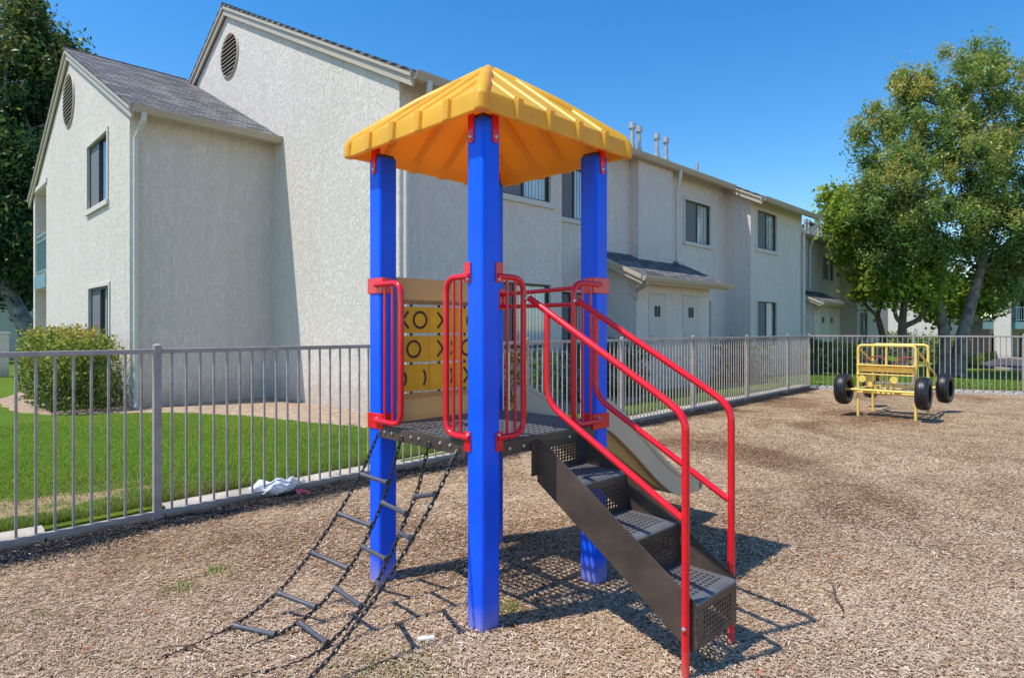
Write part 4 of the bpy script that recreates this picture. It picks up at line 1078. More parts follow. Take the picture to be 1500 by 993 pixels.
mb = MB(); mb.cyl((3.72,v0s+.12,-.1), (3.72,v0s+.12,.40), .02, 12); mb.cyl((3.72,v1s-.12,-.1), (3.72,v1s-.12,.40), .02, 12); mb.cyl((3.72,v0s+.12,.33), (3.72,v1s-.12,.33), .015, 10)
mb.build('slide_leg', M['red'], sld, smooth=True)
# chain ladder
def chain_path(v, pts):
    return [Vector((u, v_ if v_ is not None else v, z)) for (u, z, v_) in pts]
C1 = [(1.975,.86,3.05),(1.93,.77,3.055),(1.862,.638,3.06),(1.722,.448,3.06),(1.567,.275,3.06),(1.382,.12,3.06),(1.163,.03,3.05),(.96,.012,3.02),(.80,.008,3.0)]
C2 = [(1.975,.86,2.83),(1.94,.76,2.83),(1.90,.62,2.84),(1.797,.41,2.84),(1.659,.223,2.84),(1.478,.085,2.83),(1.27,.024,2.82),(1.12,.012,2.84),(1.02,.008,2.86)]
C3 = [(1.975,.86,2.585),(1.945,.76,2.585),(1.908,.629,2.59),(1.845,.516,2.59),(1.727,.316,2.59),(1.581,.134,2.585),(1.398,.03,2.57),(1.25,.012,2.55),(1.12,.01,2.58),(.98,.008,2.66)]
C4 = [(1.975,.86,2.345),(1.92,.80,2.335),(1.827,.668,2.33),(1.686,.492,2.33),(1.525,.318,2.33),(1.40,.205,2.33),(1.28,.11,2.33),(1.16,.045,2.33),(1.02,.012,2.33),(.85,.008,2.33)]
lad = None
def resample(P, step):
    out = [P[0]]; acc = 0; 
    # catmull-rom fine
    F = []
    for i in range(len(P)-1):
        p0, p1, p2, p3 = P[max(i-1,0)], P[i], P[i+1], P[min(i+2,len(P)-1)]
        for k in range(24):
            t = k/24; F.append(.5*((2*p1)+(p2-p0)*t+(2*p0-5*p1+4*p2-p3)*t*t+(3*p1-p0-3*p2+p3)*t**3))
    F.append(P[-1]); last = F[0]
    for f in F[1:]:
        if (f-last).length >= step: out.append(last+(f-last).normalized()*step); last = out[-1]
    return out
for ci, Cc in enumerate((C1, C2, C3, C4)):
    P = resample([Vector((u, v_, z)) for u, z, v_ in Cc], .029); mb = MB()
    for i in range(len(P)-1):
        c = (P[i]+P[i+1])/2; t = (P[i+1]-P[i]).normalized()
        s_ = t.cross(Vector((0,0,1))); s_ = s_.normalized() if s_.length > .01 else Vector((0,1,0))
        n_ = s_.cross(t).normalized()
        ang = (i % 2)*math.pi/2+.5; e = s_*math.cos(ang)+n_*math.sin(ang)
        L_ = .0125; w_ = .0078; pts = []
        for q in range(5): x = math.pi*q/4-math.pi/2; pts.append(c+t*(L_+w_*math.cos(x))+e*w_*math.sin(x))
        for q in range(5): x = math.pi*q/4+math.pi/2; pts.append(c+t*(-L_+w_*math.cos(x))+e*w_*math.sin(x))
        mb.tube(pts, .0034, 6, closed=True)
    if lad is None: lad = mb.build('chain_ladder', M['chain'], tw, smooth=True)
    else: mb.build('chain', M['chain'], lad, smooth=True)
def rung(p, q):
    p, q = Vector(p), Vector(q); mb = MB()
    mb.tube([p, p.lerp(q,.06), p.lerp(q,.14), p.lerp(q,.86), p.lerp(q,.94), q], [.0165,.0155,.0115,.0115,.0155,.0165], 12); mb.build('rung', M['rung'], lad, smooth=True)
for (a_, b_) in (((1.862,3.05,.638),(1.90,2.85,.62)), ((1.722,3.05,.448),(1.797,2.85,.41)), ((1.567,3.05,.275),(1.659,2.85,.223)), ((1.382,3.05,.12),(1.478,2.84,.085)), ((1.163,3.04,.032),(1.27,2.83,.026)),
                 ((1.855,2.83,.525),(1.845,2.60,.516)), ((1.735,2.83,.32),(1.727,2.60,.316)), ((1.58,2.83,.15),(1.581,2.595,.134)), ((1.385,2.82,.045),(1.398,2.58,.03)),
                 ((1.885,2.58,.60),(1.827,2.34,.668)), ((1.80,2.58,.43),(1.686,2.34,.492)), ((1.66,2.58,.225),(1.525,2.34,.318))):
    rung(a_, b_)

# ------------------------------------------------------------------ yellow car-frame climber
cr = thing('car_climber', (12.0, 2.85, 0), 'pale yellow car shaped climbing frame with four black tyres', 'play structure')
T = lambda m_, p, r=.02, rd=.0: m_.tube(bend(p, rd, 5) if rd else p, r, 10)
ua, ub, va, vb_ = 11.5, 12.34, 3.27, 2.44
mb = MB(); T(mb, [(ua,va,-.1), (ua,va,1.18), (ua,vb_,1.18), (ua,vb_,-.1)], .022, .07); fh = mb.build('windshield_hoop', M['toy'], cr, smooth=True)
mb = MB(); T(mb, [(ub,va,-.1), (ub,va,1.18), (ub,vb_,1.18), (ub,vb_,-.1)], .022, .07); mb.build('rear_hoop', M['toy'], cr, smooth=True)
mb = MB(); T(mb, [(ua,(va+vb_)/2,.86), (ua,(va+vb_)/2,1.17)], .013); T(mb, [(ua,va,.40),(ua,vb_,.40)], .018)
mb.build('centre_bar', M['toy'], fh, smooth=True)
mb = MB(); mb.box(ua-.02, ua+.02, vb_+.02, va-.02, .745, .83); mb.box(ua-.12, ua+.02, vb_, va, .70, .715); mb.box(ua-.10, ua+.02, vb_, va, .845, .865); ds = mb.build('dashboard', M['toy'], cr, bevel=.006)
for v in (3.08, 2.62):
    mb = MB(); c = Vector((ua+.24,v,.86)); ax = Vector((-.35,0,1)).normalized(); e1 = Vector((0,1,0)); e2 = ax.cross(e1)
    tilt = Vector((-.75,0,.65)).normalized(); e2 = Vector((.65,0,.75))
    mb.tube([c+e1*math.cos(t)*.165+e2*math.sin(t)*.165 for t in np.linspace(0, 2*math.pi, 25)[:-1]], .012, 8, closed=True)
    for t in (0, 2.1, 4.2): mb.tube([c, c+e1*math.cos(t+1.57)*.16+e2*math.sin(t+1.57)*.16], .008, 6)
    mb.tube([c, (ua,v,.78)], .014, 8); mb.build('steering_wheel', M['wheelred'], ds, smooth=True)
mb = MB(); T(mb, [(ua,va,.45), (ub,va,.45)]); T(mb, [(ua,vb_,.45), (ub,vb_,.45)]); T(mb, [(ua,vb_,.86),(ub+.12,vb_,.84)], .016); T(mb, [(ua,va,.86),(ub+.12,va,.84)], .016)
T(mb, [(ua,vb_,1.14),(ub,vb_,.86)], .018); T(mb, [(ua,va,1.14),(ub,va,.86)], .018); T(mb, [(ua+.02,va,.44),(ub,vb_,.44)], .016)
mb.build('side_rail', M['toy'], cr, smooth=True)
mb = MB()
for k in range(5): mb.cyl((ua-.03,2.78+k*.075,.40), (ua-.03,2.78+k*.075,.70), .010, 8)
mb.box(ua-.06, ua-.035, 3.04, 3.14, .50, .70)
gr = mb.build('grille', M['toy'], cr)
for v in (3.18, 2.72):
    mb = MB(); mb.tube([(ua-.02,v,.63), (ua-.09,v,.63), (ua-.11,v,.63)], [.03,.062,.058], 16); mb.build('headlight', M['toy'], cr, smooth=True)
mb = MB(); mb.box(ub-.35, ub-.02, vb_+.05, va-.05, .50, .53); mb.build('seat', M['hub'], cr, bevel=.005)
for u_, zz_ in ((11.43,.44),(13.0,.42)):
    mb = MB(); T(mb, [(u_,3.52,zz_), (u_,2.28,zz_)], .02); mb.build('axle', M['toy'], cr, smooth=True)
mb = MB(); T(mb, [(ub,va,.42), (13.0,va,.42)], .02); mb.build('rear_frame', M['toy'], cr, smooth=True)
mb = MB(); T(mb, [(ub,vb_,.42), (13.0,vb_,.42)], .02); T(mb, [(13.0,vb_,.42),(13.0,vb_,.62),(ub,vb_,.84)], .016); mb.build('rear_frame', M['toy'], cr, smooth=True)
def tyre(u, v, z, yaw):
    c = Vector((u,v,z)); ax = Vector((math.sin(yaw), math.cos(yaw), 0)); e1 = Vector((ax.y,-ax.x,0)); e2 = Vector((0,0,1))
    prof = [(.15,-.075),(.19,-.092),(.235,-.085),(.253,-.06),(.258,-.035),(.250,-.031),(.250,-.027),(.260,-.023),(.261,-.003),(.252,0),(.261,.003),(.260,.023),(.250,.027),(.250,.031),(.258,.035),(.253,.06),(.235,.085),(.19,.092),(.15,.075)]
    mb = MB(); n = 40; vs = []
    for i in range(n):
        t = 2*math.pi*i/n
        for r_, x in prof:
            r2 = r_*(1-.008*(i % 2)) if r_ > .24 else r_
            vs.append(c+ax*x+(e1*math.cos(t)+e2*math.sin(t))*r2)
    k = len(prof); fs = [(i*k+j, i*k+j+1, ((i+1) % n)*k+j+1, ((i+1) % n)*k+j) for i in range(n) for j in range(k-1)]
    mb.add(vs, fs); w_ = mb.build('wheel', M['tyre'], cr, smooth=True, autos=50)
    mb = MB(); mb.cyl(c-ax*.02, c+ax*.02, .045, 12); 
    for t in (0.3, 2.4, 4.5): mb.tube([c, c+(e1*math.cos(t)+e2*math.sin(t))*.16], .012, 6)
    mb.build('hub', M['toy'], w_, smooth=True)
tyre(11.43, 3.47, .44, .02); tyre(11.43, 2.32, .44, -.04); tyre(13.0, 3.48, .42, 0); tyre(13.0, 2.32, .42, .05)

# ------------------------------------------------------------------ small things
# plastic bag caught under the fence
def bag():
    me = MB(); n, m_ = 40, 26; vs = []
    for i in range(n+1):
        for j in range(m_):
            t = i/n; a = 2*math.pi*j/m_
            rad = (math.sin(math.pi*min(1, t*1.02))**.45)*(.078-.025*t)
            rad *= 1+.12*math.sin(2*a+t*5)+.07*math.sin(5*a+t*13)+.05*math.sin(11*a-t*27)+.03*math.sin(19*a+t*41)
            x = -.27+.54*t; y = math.cos(a)*rad*1.1+.03*math.sin(t*9); z = max(-.005, .055+math.sin(a)*rad*(1 if math.sin(a) > 0 else .55)+.012*math.sin(t*23+a*2))
            vs.append((x, y, z))
    me.add(vs, [(i*m_+j, i*m_+(j+1) % m_, (i+1)*m_+(j+1) % m_, (i+1)*m_+j) for i in range(n) for j in range(m_)])
    return me
Z0 = Vector((2.39, 5.235, .0))
bgm = bag(); bgm.v = [(x*.95+Z0.x, y*1.1+Z0.y+.03, z*1.15+Z0.z+.012) for x, y, z in bgm.v]
bg_ = thing('plastic_bag', tuple(Z0), 'crumpled white plastic bag with pink print caught at the fence foot', 'plastic bag')
bgm.build('bag_body', M['bag'], bg_, smooth=True, autos=25)
mb = MB()
for k in range(5):
    a = Vector((Z0.x+.10+.03*k, Z0.y-.085+.01*math.sin(k), .07-.012*k)); mb.quad(a, a+Vector((.028,-.012,-.008)), a+Vector((.034,-.02,-.05)), a+Vector((.004,-.012,-.045)))
mb.build('print', M['bagpink'], bg_, solid=.002)
# white bit of litter
mb = MB(); c = Vector((1.756,2.317,.018)); mb.tube([c+Vector((-.035,.02,0)), c+Vector((-.03,.018,0)), c+Vector((.03,-.018,0)), c+Vector((.035,-.02,0))], [.006,.011,.011,.006], 10)
li = mb.build('litter', M['white'], None, smooth=True, origin=tuple(c)); tag(li, 'small white plastic tube lying on wood chips left of the front post', 'litter')
# twigs
for k, (x, y, L_, an, lb) in enumerate(((3.45,1.05,.42,.5,'thin forked dead twig on the chips at lower right'),(2.3,5.0,.3,.2,'short dark twig lying below the long fence'),(1.0,2.9,.25,2.2,'small twig by the end of the chain ladder'))):
    mb = MB(); p = Vector((x,y,.015)); q = p+Vector((math.cos(an), math.sin(an), 0))*L_
    mb.tube([p, p.lerp(q,.35)+Vector((.01,.02,.012)), p.lerp(q,.7)+Vector((0,-.01,.02)), q], [.005,.004,.003,.0015], 6); m1 = p.lerp(q,.4)
    mb.tube([m1+Vector((0,.01,.01)), m1+Vector((math.cos(an+.8),math.sin(an+.8),.1))*L_*.35], [.003,.001], 6)
    t_ = mb.build('twig', M['twig'], None, smooth=True, origin=tuple(p)); tag(t_, lb, 'twig')
# hydrant
hx, hy = 42.0, 5.9; hzz = H(hx,hy)
hd = thing('fire_hydrant', (hx,hy,hzz), 'yellow fire hydrant by the road kerb beyond the far fence', 'hydrant')
mb = MB(); mb.tube([(hx,hy,hzz), (hx,hy,hzz+.06), (hx,hy,hzz+.06), (hx,hy,hzz+.5), (hx,hy,hzz+.5), (hx,hy,hzz+.56), (hx,hy,hzz+.7), (hx,hy,hzz+.78)], [.19,.19,.13,.13,.18,.18,.13,.03], 14); mb.build('barrel', M['hydrant'], hd, smooth=True)
mb = MB(); mb.cyl((hx-.22,hy+.1,hzz+.42), (hx+.1,hy-.05,hzz+.42), .08, 10); mb.build('outlet', M['hydrant'], hd, smooth=True)
mb = MB(); mb.cyl((hx-.16,hy-.2,hzz+.42), (hx+.16,hy+.2,hzz+.42), .06, 10); mb.build('outlet', M['hydrant'], hd, smooth=True)
# lamp bollard at right edge
lx, ly = 40.5, 3.45; lz = H(lx,ly)
lp = thing('path_lamp', (lx,ly,lz), 'slim white path lamp with round cap at the right edge', 'lamp')
mb = MB(); mb.cyl((lx,ly,lz), (lx,ly,lz+2.7), .05, 10); mb.build('pole', M['white'], lp, smooth=True)
mb = MB(); mb.tube([(lx,ly,lz+2.7), (lx,ly,lz+2.75), (lx,ly,lz+2.95), (lx,ly,lz+3.0)], [.12,.26,.26,.08], 14); mb.build('lamp_head', M['white'], lp, smooth=True)
# parked car
cx, cy = 55.2, 11.4; cz = H(cx, cy)
ca = thing('parked_car', (cx,cy,cz), 'silver car parked on the road behind the tree trunks', 'car')
cyaw = math.atan2(.491,.871)
def CT(x, y, z): return (cx+x*math.cos(cyaw)-y*math.sin(cyaw), cy+x*math.sin(cyaw)+y*math.cos(cyaw), cz+z)
sideprof = [(-2.2,.3),(-2.25,.7),(-2.1,.95),(-1.5,1.0),(-.8,1.42),(.5,1.44),(1.2,1.02),(2.0,.88),(2.2,.6),(2.2,.3)]
mb = MB(); k = len(sideprof)
mb.prism([CT(x,-.85,z) for x, z in sideprof], Vector(CT(0,.85,0))-Vector(CT(0,-.85,0))); mb.build('body', M['carpaint'], ca, bevel=.05)
mb = MB()
for s in (-.86, .86):
    q = [(-1.35,1.02),(-.78,1.37),(.46,1.38),(1.0,1.04)]; mb.prism([CT(x,s,z) for x, z in q], Vector(CT(0,s*1.01,0))-Vector(CT(0,s,0)))
mb.prism([CT(-1.52,-.7,1.03), CT(-1.52,.7,1.03), CT(-.86,.65,1.41), CT(-.86,-.65,1.41)], Vector(CT(-.03,0,.03))-Vector(CT(0,0,0)))
mb.build('windows', M['carglass'], ca)
for x in (-1.4, 1.35):
    for s in (-.8, .8):
        mb = MB(); mb.cyl(CT(x,s-.1,.32), CT(x,s+.1,.32), .33, 18); wh = mb.build('wheel', M['tyre'], ca, smooth=True)
        mb = MB(); mb.cyl(CT(x,s-.11,.32), CT(x,s+.11,.32), .2, 14); mb.build('rim', M['bolt'], wh, smooth=True)

# ------------------------------------------------------------------ vegetation
def tree(name, base, label, trunks, blobs, per, clump, leafsize, lm, bark, seed, group=None, aspect=.45):
    t = thing(name, base, label, 'tree', group)
    for (pp, r0, r1) in trunks[:]:
        pass
    mb = MB(); k = 0
    main = trunks
    for pts, r0, r1 in main:
        n_ = len(pts); P = [Vector(p) for p in pts]
        F = []
        for i in range(n_-1):
            p0, p1, p2, p3 = P[max(i-1,0)], P[i], P[i+1], P[min(i+2,n_-1)]
            for q in range(5):
                tt = q/5; F.append(.5*((2*p1)+(p2-p0)*tt+(2*p0-5*p1+4*p2-p3)*tt*tt+(3*p1-p0-3*p2+p3)*tt**3))
        F.append(P[-1]); K = len(F)
        mb.tube(F, [(r0+(r1-r0)*(i/(K-1))**.8)*(1.25 if i == 0 else 1.08 if i == 1 else 1) for i in range(K)], 12)
    mb.build('trunk', bark, t, smooth=True, autos=80)
    # limbs from trunk tops into blobs
    mb = MB(); rr = random.Random(seed)
    tips = [Vector(p[-1]) for p, _, _ in main]+[Vector(p[len(p)//2]) for p, _, _ in main]
    for (x,y,z,rx,ry,rz,nc) in blobs:
        c = Vector((x,y,z)); s_ = min(tips, key=lambda q: (q-c).length)
        limb(mb, s_, c, .09, .04, 1, 6, rr.random())
        for q in range(4):
            e = c+Vector((rr.uniform(-1,1)*rx, rr.uniform(-1,1)*ry, rr.uniform(-.6,1)*rz))*.75; limb(mb, c, e, .045, .015, 1, 4, rr.random())
    mb.build('branches', bark, t, smooth=True, autos=80)
    P, tn = crown_points(blobs, per, clump, seed, base)
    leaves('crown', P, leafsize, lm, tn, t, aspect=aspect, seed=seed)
    return t
def at(x, Z, z):   # pixel column and depth -> world point (used for laying out the planting)
    Rr = (x-750)/910*Z; return ((Z+Rr)/1.41421, (Z-Rr)/1.41421, z)
def zy(y, Z): return 1.45+(482-y)*Z/910
# large twin-trunk evergreen
def blob(x, y, Z, rpx, rpy, nc, dd=1.0):
    s = Z/910; c = at(x, Z, zy(y, Z)); return (*c, rpx*s*dd, rpx*s*dd, rpy*s, nc)
B0 = at(1390, 26, -.32)
trk = [([at(1382,26,-.5), at(1384,26,zy(500,26)), at(1377,26,zy(455,26)), at(1366,26,zy(415,26)), at(1360,26,zy(370,26)), at(1352,26,zy(300,26))], .27, .10),
       ([at(1401,25.8,-.5), at(1408,25.8,zy(500,26)), at(1424,26,zy(440,26)), at(1437,26,zy(395,26)), at(1446,26,zy(330,26)), at(1452,26,zy(240,26))], .30, .10)]
bl_big = [blob(1400,135,26,62,58,44), blob(1345,190,25.5,50,70,46), blob(1283,215,26,28,62,26), blob(1280,300,25.5,38,50,30), blob(1330,285,24.5,60,60,52), blob(1400,240,25,65,70,60),
          blob(1462,150,27,50,60,36), blob(1475,250,26,55,70,48), blob(1440,330,25,62,55,50), blob(1370,345,24.5,58,44,38), blob(1315,365,25,38,36,24), blob(1500,340,26,55,60,40),
          blob(1487,410,26,38,38,26), blob(1418,385,27.5,50,30,22), blob(1435,95,26.5,26,32,16), blob(1330,120,26,20,26,12), blob(1540,200,27,60,90,50), blob(1338,400,25.5,30,20,12), blob(1400,300,27.5,70,75,34)]
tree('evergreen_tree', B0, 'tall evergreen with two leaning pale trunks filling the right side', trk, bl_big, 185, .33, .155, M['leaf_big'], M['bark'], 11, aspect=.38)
# light green tree left of it
tree('broadleaf_tree', at(1294,27,-.25), 'smaller light green tree close to the far stucco building', [([at(1296,27,-.5), at(1294,27,zy(500,27)), at(1285,27,zy(462,27))], .16, .11), ([at(1285,27,zy(462,27)), at(1268,27,zy(445,27)), at(1262,27,zy(410,27))], .08, .05), ([at(1285,27,zy(462,27)), at(1295,27,zy(430,27)), at(1300,27,zy(390,27))], .09, .05)],
     [blob(1232,300,27,24,20,16), blob(1258,335,26.5,32,34,28), blob(1222,325,27,13,14,6), blob(1280,395,27,26,30,20), blob(1262,312,27.5,28,28,20), blob(1268,425,27,14,14,6), blob(1250,372,27,14,12,5), blob(1298,350,28,38,56,24)], 130, .38, .20, M['leaf_light'], M['bark2'], 12, aspect=.75)
tree('broadleaf_tree', at(1324,25.5,-.25), 'small forked brown trunk tree in the middle of the far lawn', [([at(1325,25.5,-.5), at(1322,25.5,zy(500,25.5)), at(1322,25.5,zy(470,25.5)), at(1326,25.5,zy(430,25.5)), at(1322,25.5,zy(395,25.5))], .24, .08), ([at(1322,25.5,zy(475,25.5)), at(1312,25.5,zy(462,25.5)), at(1311,25.5,zy(435,25.5))], .10, .06), ([at(1324,25.5,zy(478,25.5)), at(1345,25.5,zy(468,25.5)), at(1358,25.5,zy(450,25.5)), at(1362,25.5,zy(420,25.5))], .12, .07)],
     [blob(1318,405,25.5,42,24,26), blob(1345,420,25.8,30,22,18), blob(1300,420,25.5,22,20,12), blob(1340,385,26,40,24,20)], 120, .36, .18, M['leaf_light'], M['bark2'], 13, aspect=.7)
tree('broadleaf_tree', at(1393,33,-.6), 'yellow green tree seen behind and between the two pale trunks', [([at(1388,33,-.8), at(1386,33,zy(490,33)), at(1392,33,zy(450,33)), at(1396,33,zy(420,33))], .22, .1)],
     [blob(1402,432,33,40,18,22), blob(1440,432,33,28,20,16), blob(1375,450,33,20,14,9), blob(1425,452,33,20,10,7)], 120, .42, .24, M['leaf_light'], M['bark2'], 14, aspect=.75)
# big dark tree at left
TL = at(52, 24, 0)
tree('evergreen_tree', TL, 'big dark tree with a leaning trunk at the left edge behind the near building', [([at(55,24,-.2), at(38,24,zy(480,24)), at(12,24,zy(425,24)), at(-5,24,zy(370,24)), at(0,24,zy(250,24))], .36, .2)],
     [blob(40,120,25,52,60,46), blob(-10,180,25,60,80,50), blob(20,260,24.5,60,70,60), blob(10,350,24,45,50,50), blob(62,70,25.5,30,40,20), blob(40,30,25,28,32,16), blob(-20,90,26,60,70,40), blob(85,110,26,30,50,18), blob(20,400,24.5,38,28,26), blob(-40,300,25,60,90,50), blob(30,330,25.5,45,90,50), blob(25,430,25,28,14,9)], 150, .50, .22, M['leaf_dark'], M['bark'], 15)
# a few trees beyond the frame and behind, so a side step still finds a planted street
tree('evergreen_tree', at(1640, 30, -.6), 'evergreen tree just past the right edge of view', [([at(1640,30,-.8), at(1642,30,zy(450,30)), at(1640,30,zy(380,30))], .3, .15)], [blob(1640,330,30,70,60,50), blob(1620,250,30,60,60,40), blob(1660,180,30,60,50,36)], 90, .5, .3, M['leaf_big'], M['bark'], 16)

def shrub(name, boxes, label, lm, per, leafsize, seed, stems=True, cat='shrub', n=40, clump=.12, sprigs=0):
    """boxes: ellipsoid-box volumes (cx,cy,z0,z1,rx,ry)"""
    cx, cy = boxes[0][0], boxes[0][1]; base = (cx, cy, H(cx, cy))
    t = thing(name, base, label, cat); g = np.random.default_rng(seed); P = []; T_ = []
    for (x, y, z0, z1_, rx, ry) in boxes:
        nc = int(n*rx*ry*4*(z1_-z0)**.5*8)
        q = g.uniform(-1, 1, size=(nc,3)); nr = (np.abs(q)**4.6).sum(1)**(1/4.6); q /= nr[:,None]
        sc_ = np.where(g.random(nc) < .8, .86+.16*g.random(nc), g.random(nc)**.5); q *= sc_[:,None]
        c = np.stack([x+q[:,0]*rx, y+q[:,1]*ry, (z0+z1_)/2+q[:,2]*(z1_-z0)/2], 1); c = c+g.normal(size=c.shape)*.03
        for k in range(nc):
            m_ = int(per*(.5+g.random())); p = c[k]+g.normal(size=(m_,3))*clump*.5; p[:,2] = np.maximum(p[:,2], z0+.02); P.append(p)
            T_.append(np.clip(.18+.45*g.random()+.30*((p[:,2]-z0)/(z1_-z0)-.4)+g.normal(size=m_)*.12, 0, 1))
        for s in range(int(sprigs*rx*ry*4)):
            b = np.array([x+g.uniform(-1,1)*rx*.92, y+g.uniform(-1,1)*ry*.92, z1_-.05]); h_ = g.uniform(.06,.24); m_ = int(8+h_*50)
            tt = g.random(m_); p = b+np.stack([g.normal(size=m_)*.02+tt*g.normal()*.05, g.normal(size=m_)*.02, tt*h_], 1); P.append(p); T_.append(np.clip(.62+.4*g.random(m_)*tt+.1, 0, 1))
    P = np.concatenate(P)-np.array(base); leaves('foliage', P, leafsize, lm, np.concatenate(T_), t, aspect=.55, up=.5, seed=seed)
    if stems:
        rr = random.Random(seed)
        for (x, y, z0, z1_, rx, ry) in boxes:
            for k in range(max(3, int(rx*ry*16))):
                mb = MB(); px, py = x+rr.uniform(-.8,.8)*rx, y+rr.uniform(-.8,.8)*ry; limb(mb, (px,py,H(x,y)-.02), (px+rr.uniform(-.1,.1),py+rr.uniform(-.1,.1),z0+(z1_-z0)*.6), .016, .007, 1, 4, rr.random())
                mb.build('stem', M['bark2'], t, smooth=True)
    return t
shrub('hedge', [(2.25,12.5,.13,1.26,.50,.48), (2.2,13.35,.13,1.32,.52,.5), (2.25,14.3,.18,1.36,.52,.6), (2.35,15.3,.22,1.30,.50,.6), (2.5,16.2,.26,1.26,.42,.5)],
      'clipped hedge with reddish new shoots along the near gable wall', M['leaf_hedge'], 26, .058, 21, cat='hedge', n=22, clump=.15, sprigs=26)
# dwarf irrigation pots under hedge end
shrub('shrub', [(7.35,7.0,.12,1.08,.42,.40)], 'light green rounded shrub behind the fence seen through the tower', M['leaf_shrub'], 26, .05, 22, n=30)
shrub('shrub', [(9.3,7.35,.12,1.15,.35,.4)], 'narrow dark shrub behind the fence seen beside the right blue post', M['leaf_dshrub'], 24, .055, 23, n=26)
shrub('shrub', [(10.6,7.35,.12,1.18,.42,.35)], 'dark shrub just left of the storage closet wall', M['leaf_dshrub'], 24, .055, 24, n=26)
shrub('hedge', [(15.2,7.2,.1,1.13,.55,.35), (16.2,7.2,.1,1.12,.55,.35)], 'boxy dark hedge right of the storage closet', M['leaf_dshrub'], 20, .06, 25, cat='hedge', n=18)
c = at(1215, 21, 0); shrub('shrub', [(c[0],c[1],.0,1.0,.62,.6)], 'round bright green bush beyond the fence corner', M['leaf_shrub'], 22, .08, 26, n=14)
c = at(1193, 19.5, 0); shrub('shrub', [(c[0],c[1],.0,1.15,.22,.3)], 'dark upright bush against the building end at the fence corner', M['leaf_dshrub'], 22, .08, 27, n=14)
c = at(1266, 27, 0); shrub('shrub', [(c[0],c[1],-.2,.72,.75,.6)], 'wide dark bush under the small trees by the far building', M['leaf_dshrub'], 20, .10, 28, n=6, clump=.3)
c = at(1310, 41, 0); c2 = at(1345, 41, 0); c3 = at(1376, 42, 0)
shrub('hedge', [(c[0],c[1],-1.4,.95,1.3,1.3), (c2[0],c2[1],-1.5,.90,1.3,1.3), (c3[0],c3[1],-1.5,.85,1.2,1.2)], 'long hedge in front of the sunlit white wall', M['leaf_shrub'], 20, .16, 29, stems=False, cat='hedge', n=3, clump=.4)
c = at(1487, 50, 0); shrub('shrub', [(c[0],c[1],-.7,.55,1.5,1.2)], 'low green bush in front of the balcony building', M['leaf_shrub'], 20, .16, 30, stems=False, n=3, clump=.4)

# ------------------------------------------------------------------ grass and wood chips
g = np.random.default_rng(40)
def blades(name, u, v, h, base_z, tint, wdt=.006):
    N = len(u); an = g.uniform(0, 2*np.pi, N); lean = g.normal(size=(N,2))*.45
    c = np.stack([u, v, base_z], 1); sd = np.stack([np.cos(an), np.sin(an), np.zeros(N)], 1)*(wdt*(.7+.6*g.random(N)))[:,None]
    tip = c+np.stack([lean[:,0]*h, lean[:,1]*h, h], 1)
    V_ = np.stack([c-sd, c+sd, tip], 1).reshape(-1,3); o = quads_mesh(name, V_, 3, M['grass'], tint); o['kind'] = 'stuff'; return o
def in_bed(u, v):
    # planting bed polygon test
    poly = bed+inner[::-1]; x, y = u, v; ins = np.zeros(len(u), bool); k = len(poly)
    for i in range(k):
        (x1,y1),(x2,y2) = poly[i], poly[(i+1) % k]
        cond = ((y1 > y) != (y2 > y)) & (x < (x2-x1)*(y-y1)/((y2-y1) if y2 != y1 else 1e-9)+x1); ins ^= cond
    return ins
flv = lambda u: FA[1]+(u-FA[0])*(FB[1]-FA[1])/(FB[0]-FA[0])
N = 330000
u = g.uniform(-1.5, 13, N); s_ = g.random(N)**1.5*6.0; v = flv(u)+.20+s_
Zd = (u+v)/1.414; keep = (g.random(N) < np.clip((7.5/Zd)**1.3, 0, 1)) & ~in_bed(u, v) & ~((u > 5.3) & (v > 7.7)) & (np.abs((u-v)/(u+v)) < .95)
u, v, s_ = u[keep], v[keep], s_[keep]; N = len(u)
wear = np.clip(1.25*np.exp(-(((u-.55)/1.35)**2+((v-6.15-.1*np.sin(u*5))/.45)**2))*(1+.5*np.sin(u*9+v*3)*np.sin(v*13-u*4)), 0, 1)+.35*np.exp(-(((u-.9)/1.5)**2+((v-5.7)/.4)**2))
k2 = g.random(N) > wear*.62; u, v, s_, wear = u[k2], v[k2], s_[k2], wear[k2]; N = len(u)
patch = .12*np.sin(u*2.1+v*1.3)+.10*np.sin(u*5.3-v*3.1)
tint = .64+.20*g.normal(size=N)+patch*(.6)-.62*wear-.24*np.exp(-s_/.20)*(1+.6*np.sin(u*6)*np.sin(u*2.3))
h = (.018+.016*g.random(N))*(1+2.2*np.exp(-s_/.13)*np.clip(.6+.6*np.sin(u*7)*np.sin(u*3.1+1)+.3*g.normal(size=N),0,2))
blades('grass', u, v, h, np.full(N,.07), tint, .0038)
Ne = 42000; u = g.uniform(-1.5, 15.5, Ne); cl = np.clip(.55+.5*np.sin(u*7)*np.sin(u*3.1+1)+.3*np.sin(u*17), .05, 1); ke_ = g.random(Ne) < cl; u = u[ke_]; cl = cl[ke_]; Ne = len(u)
so_ = .195+np.abs(g.normal(size=Ne))*.055*cl+.02; v = flv(u)+so_
blades('grass', u, v, (.030+.045*g.random(Ne))*(.5+.6*cl), np.full(Ne,.062), .40+.18*g.normal(size=Ne)-.12*g.random(Ne), .0042)
# coarse tufts on the far lawn
N = 60000; t = g.random(N)*12-1.5; r_ = g.random(N)**1.3*22
v = FB[1]-t; u = FB[0]+(FB[1]-v)*(FC[0]-FB[0])/(FB[1]-FC[1])+.15+r_
hz_ = np.array([H(a_, b_) for a_, b_ in zip(u, v)]); blades('grass', u, v, .04+.03*g.random(N), hz_-.005, .62+.22*g.normal(size=N)+.12*np.sin(u*1.3+v*2.2), .012)
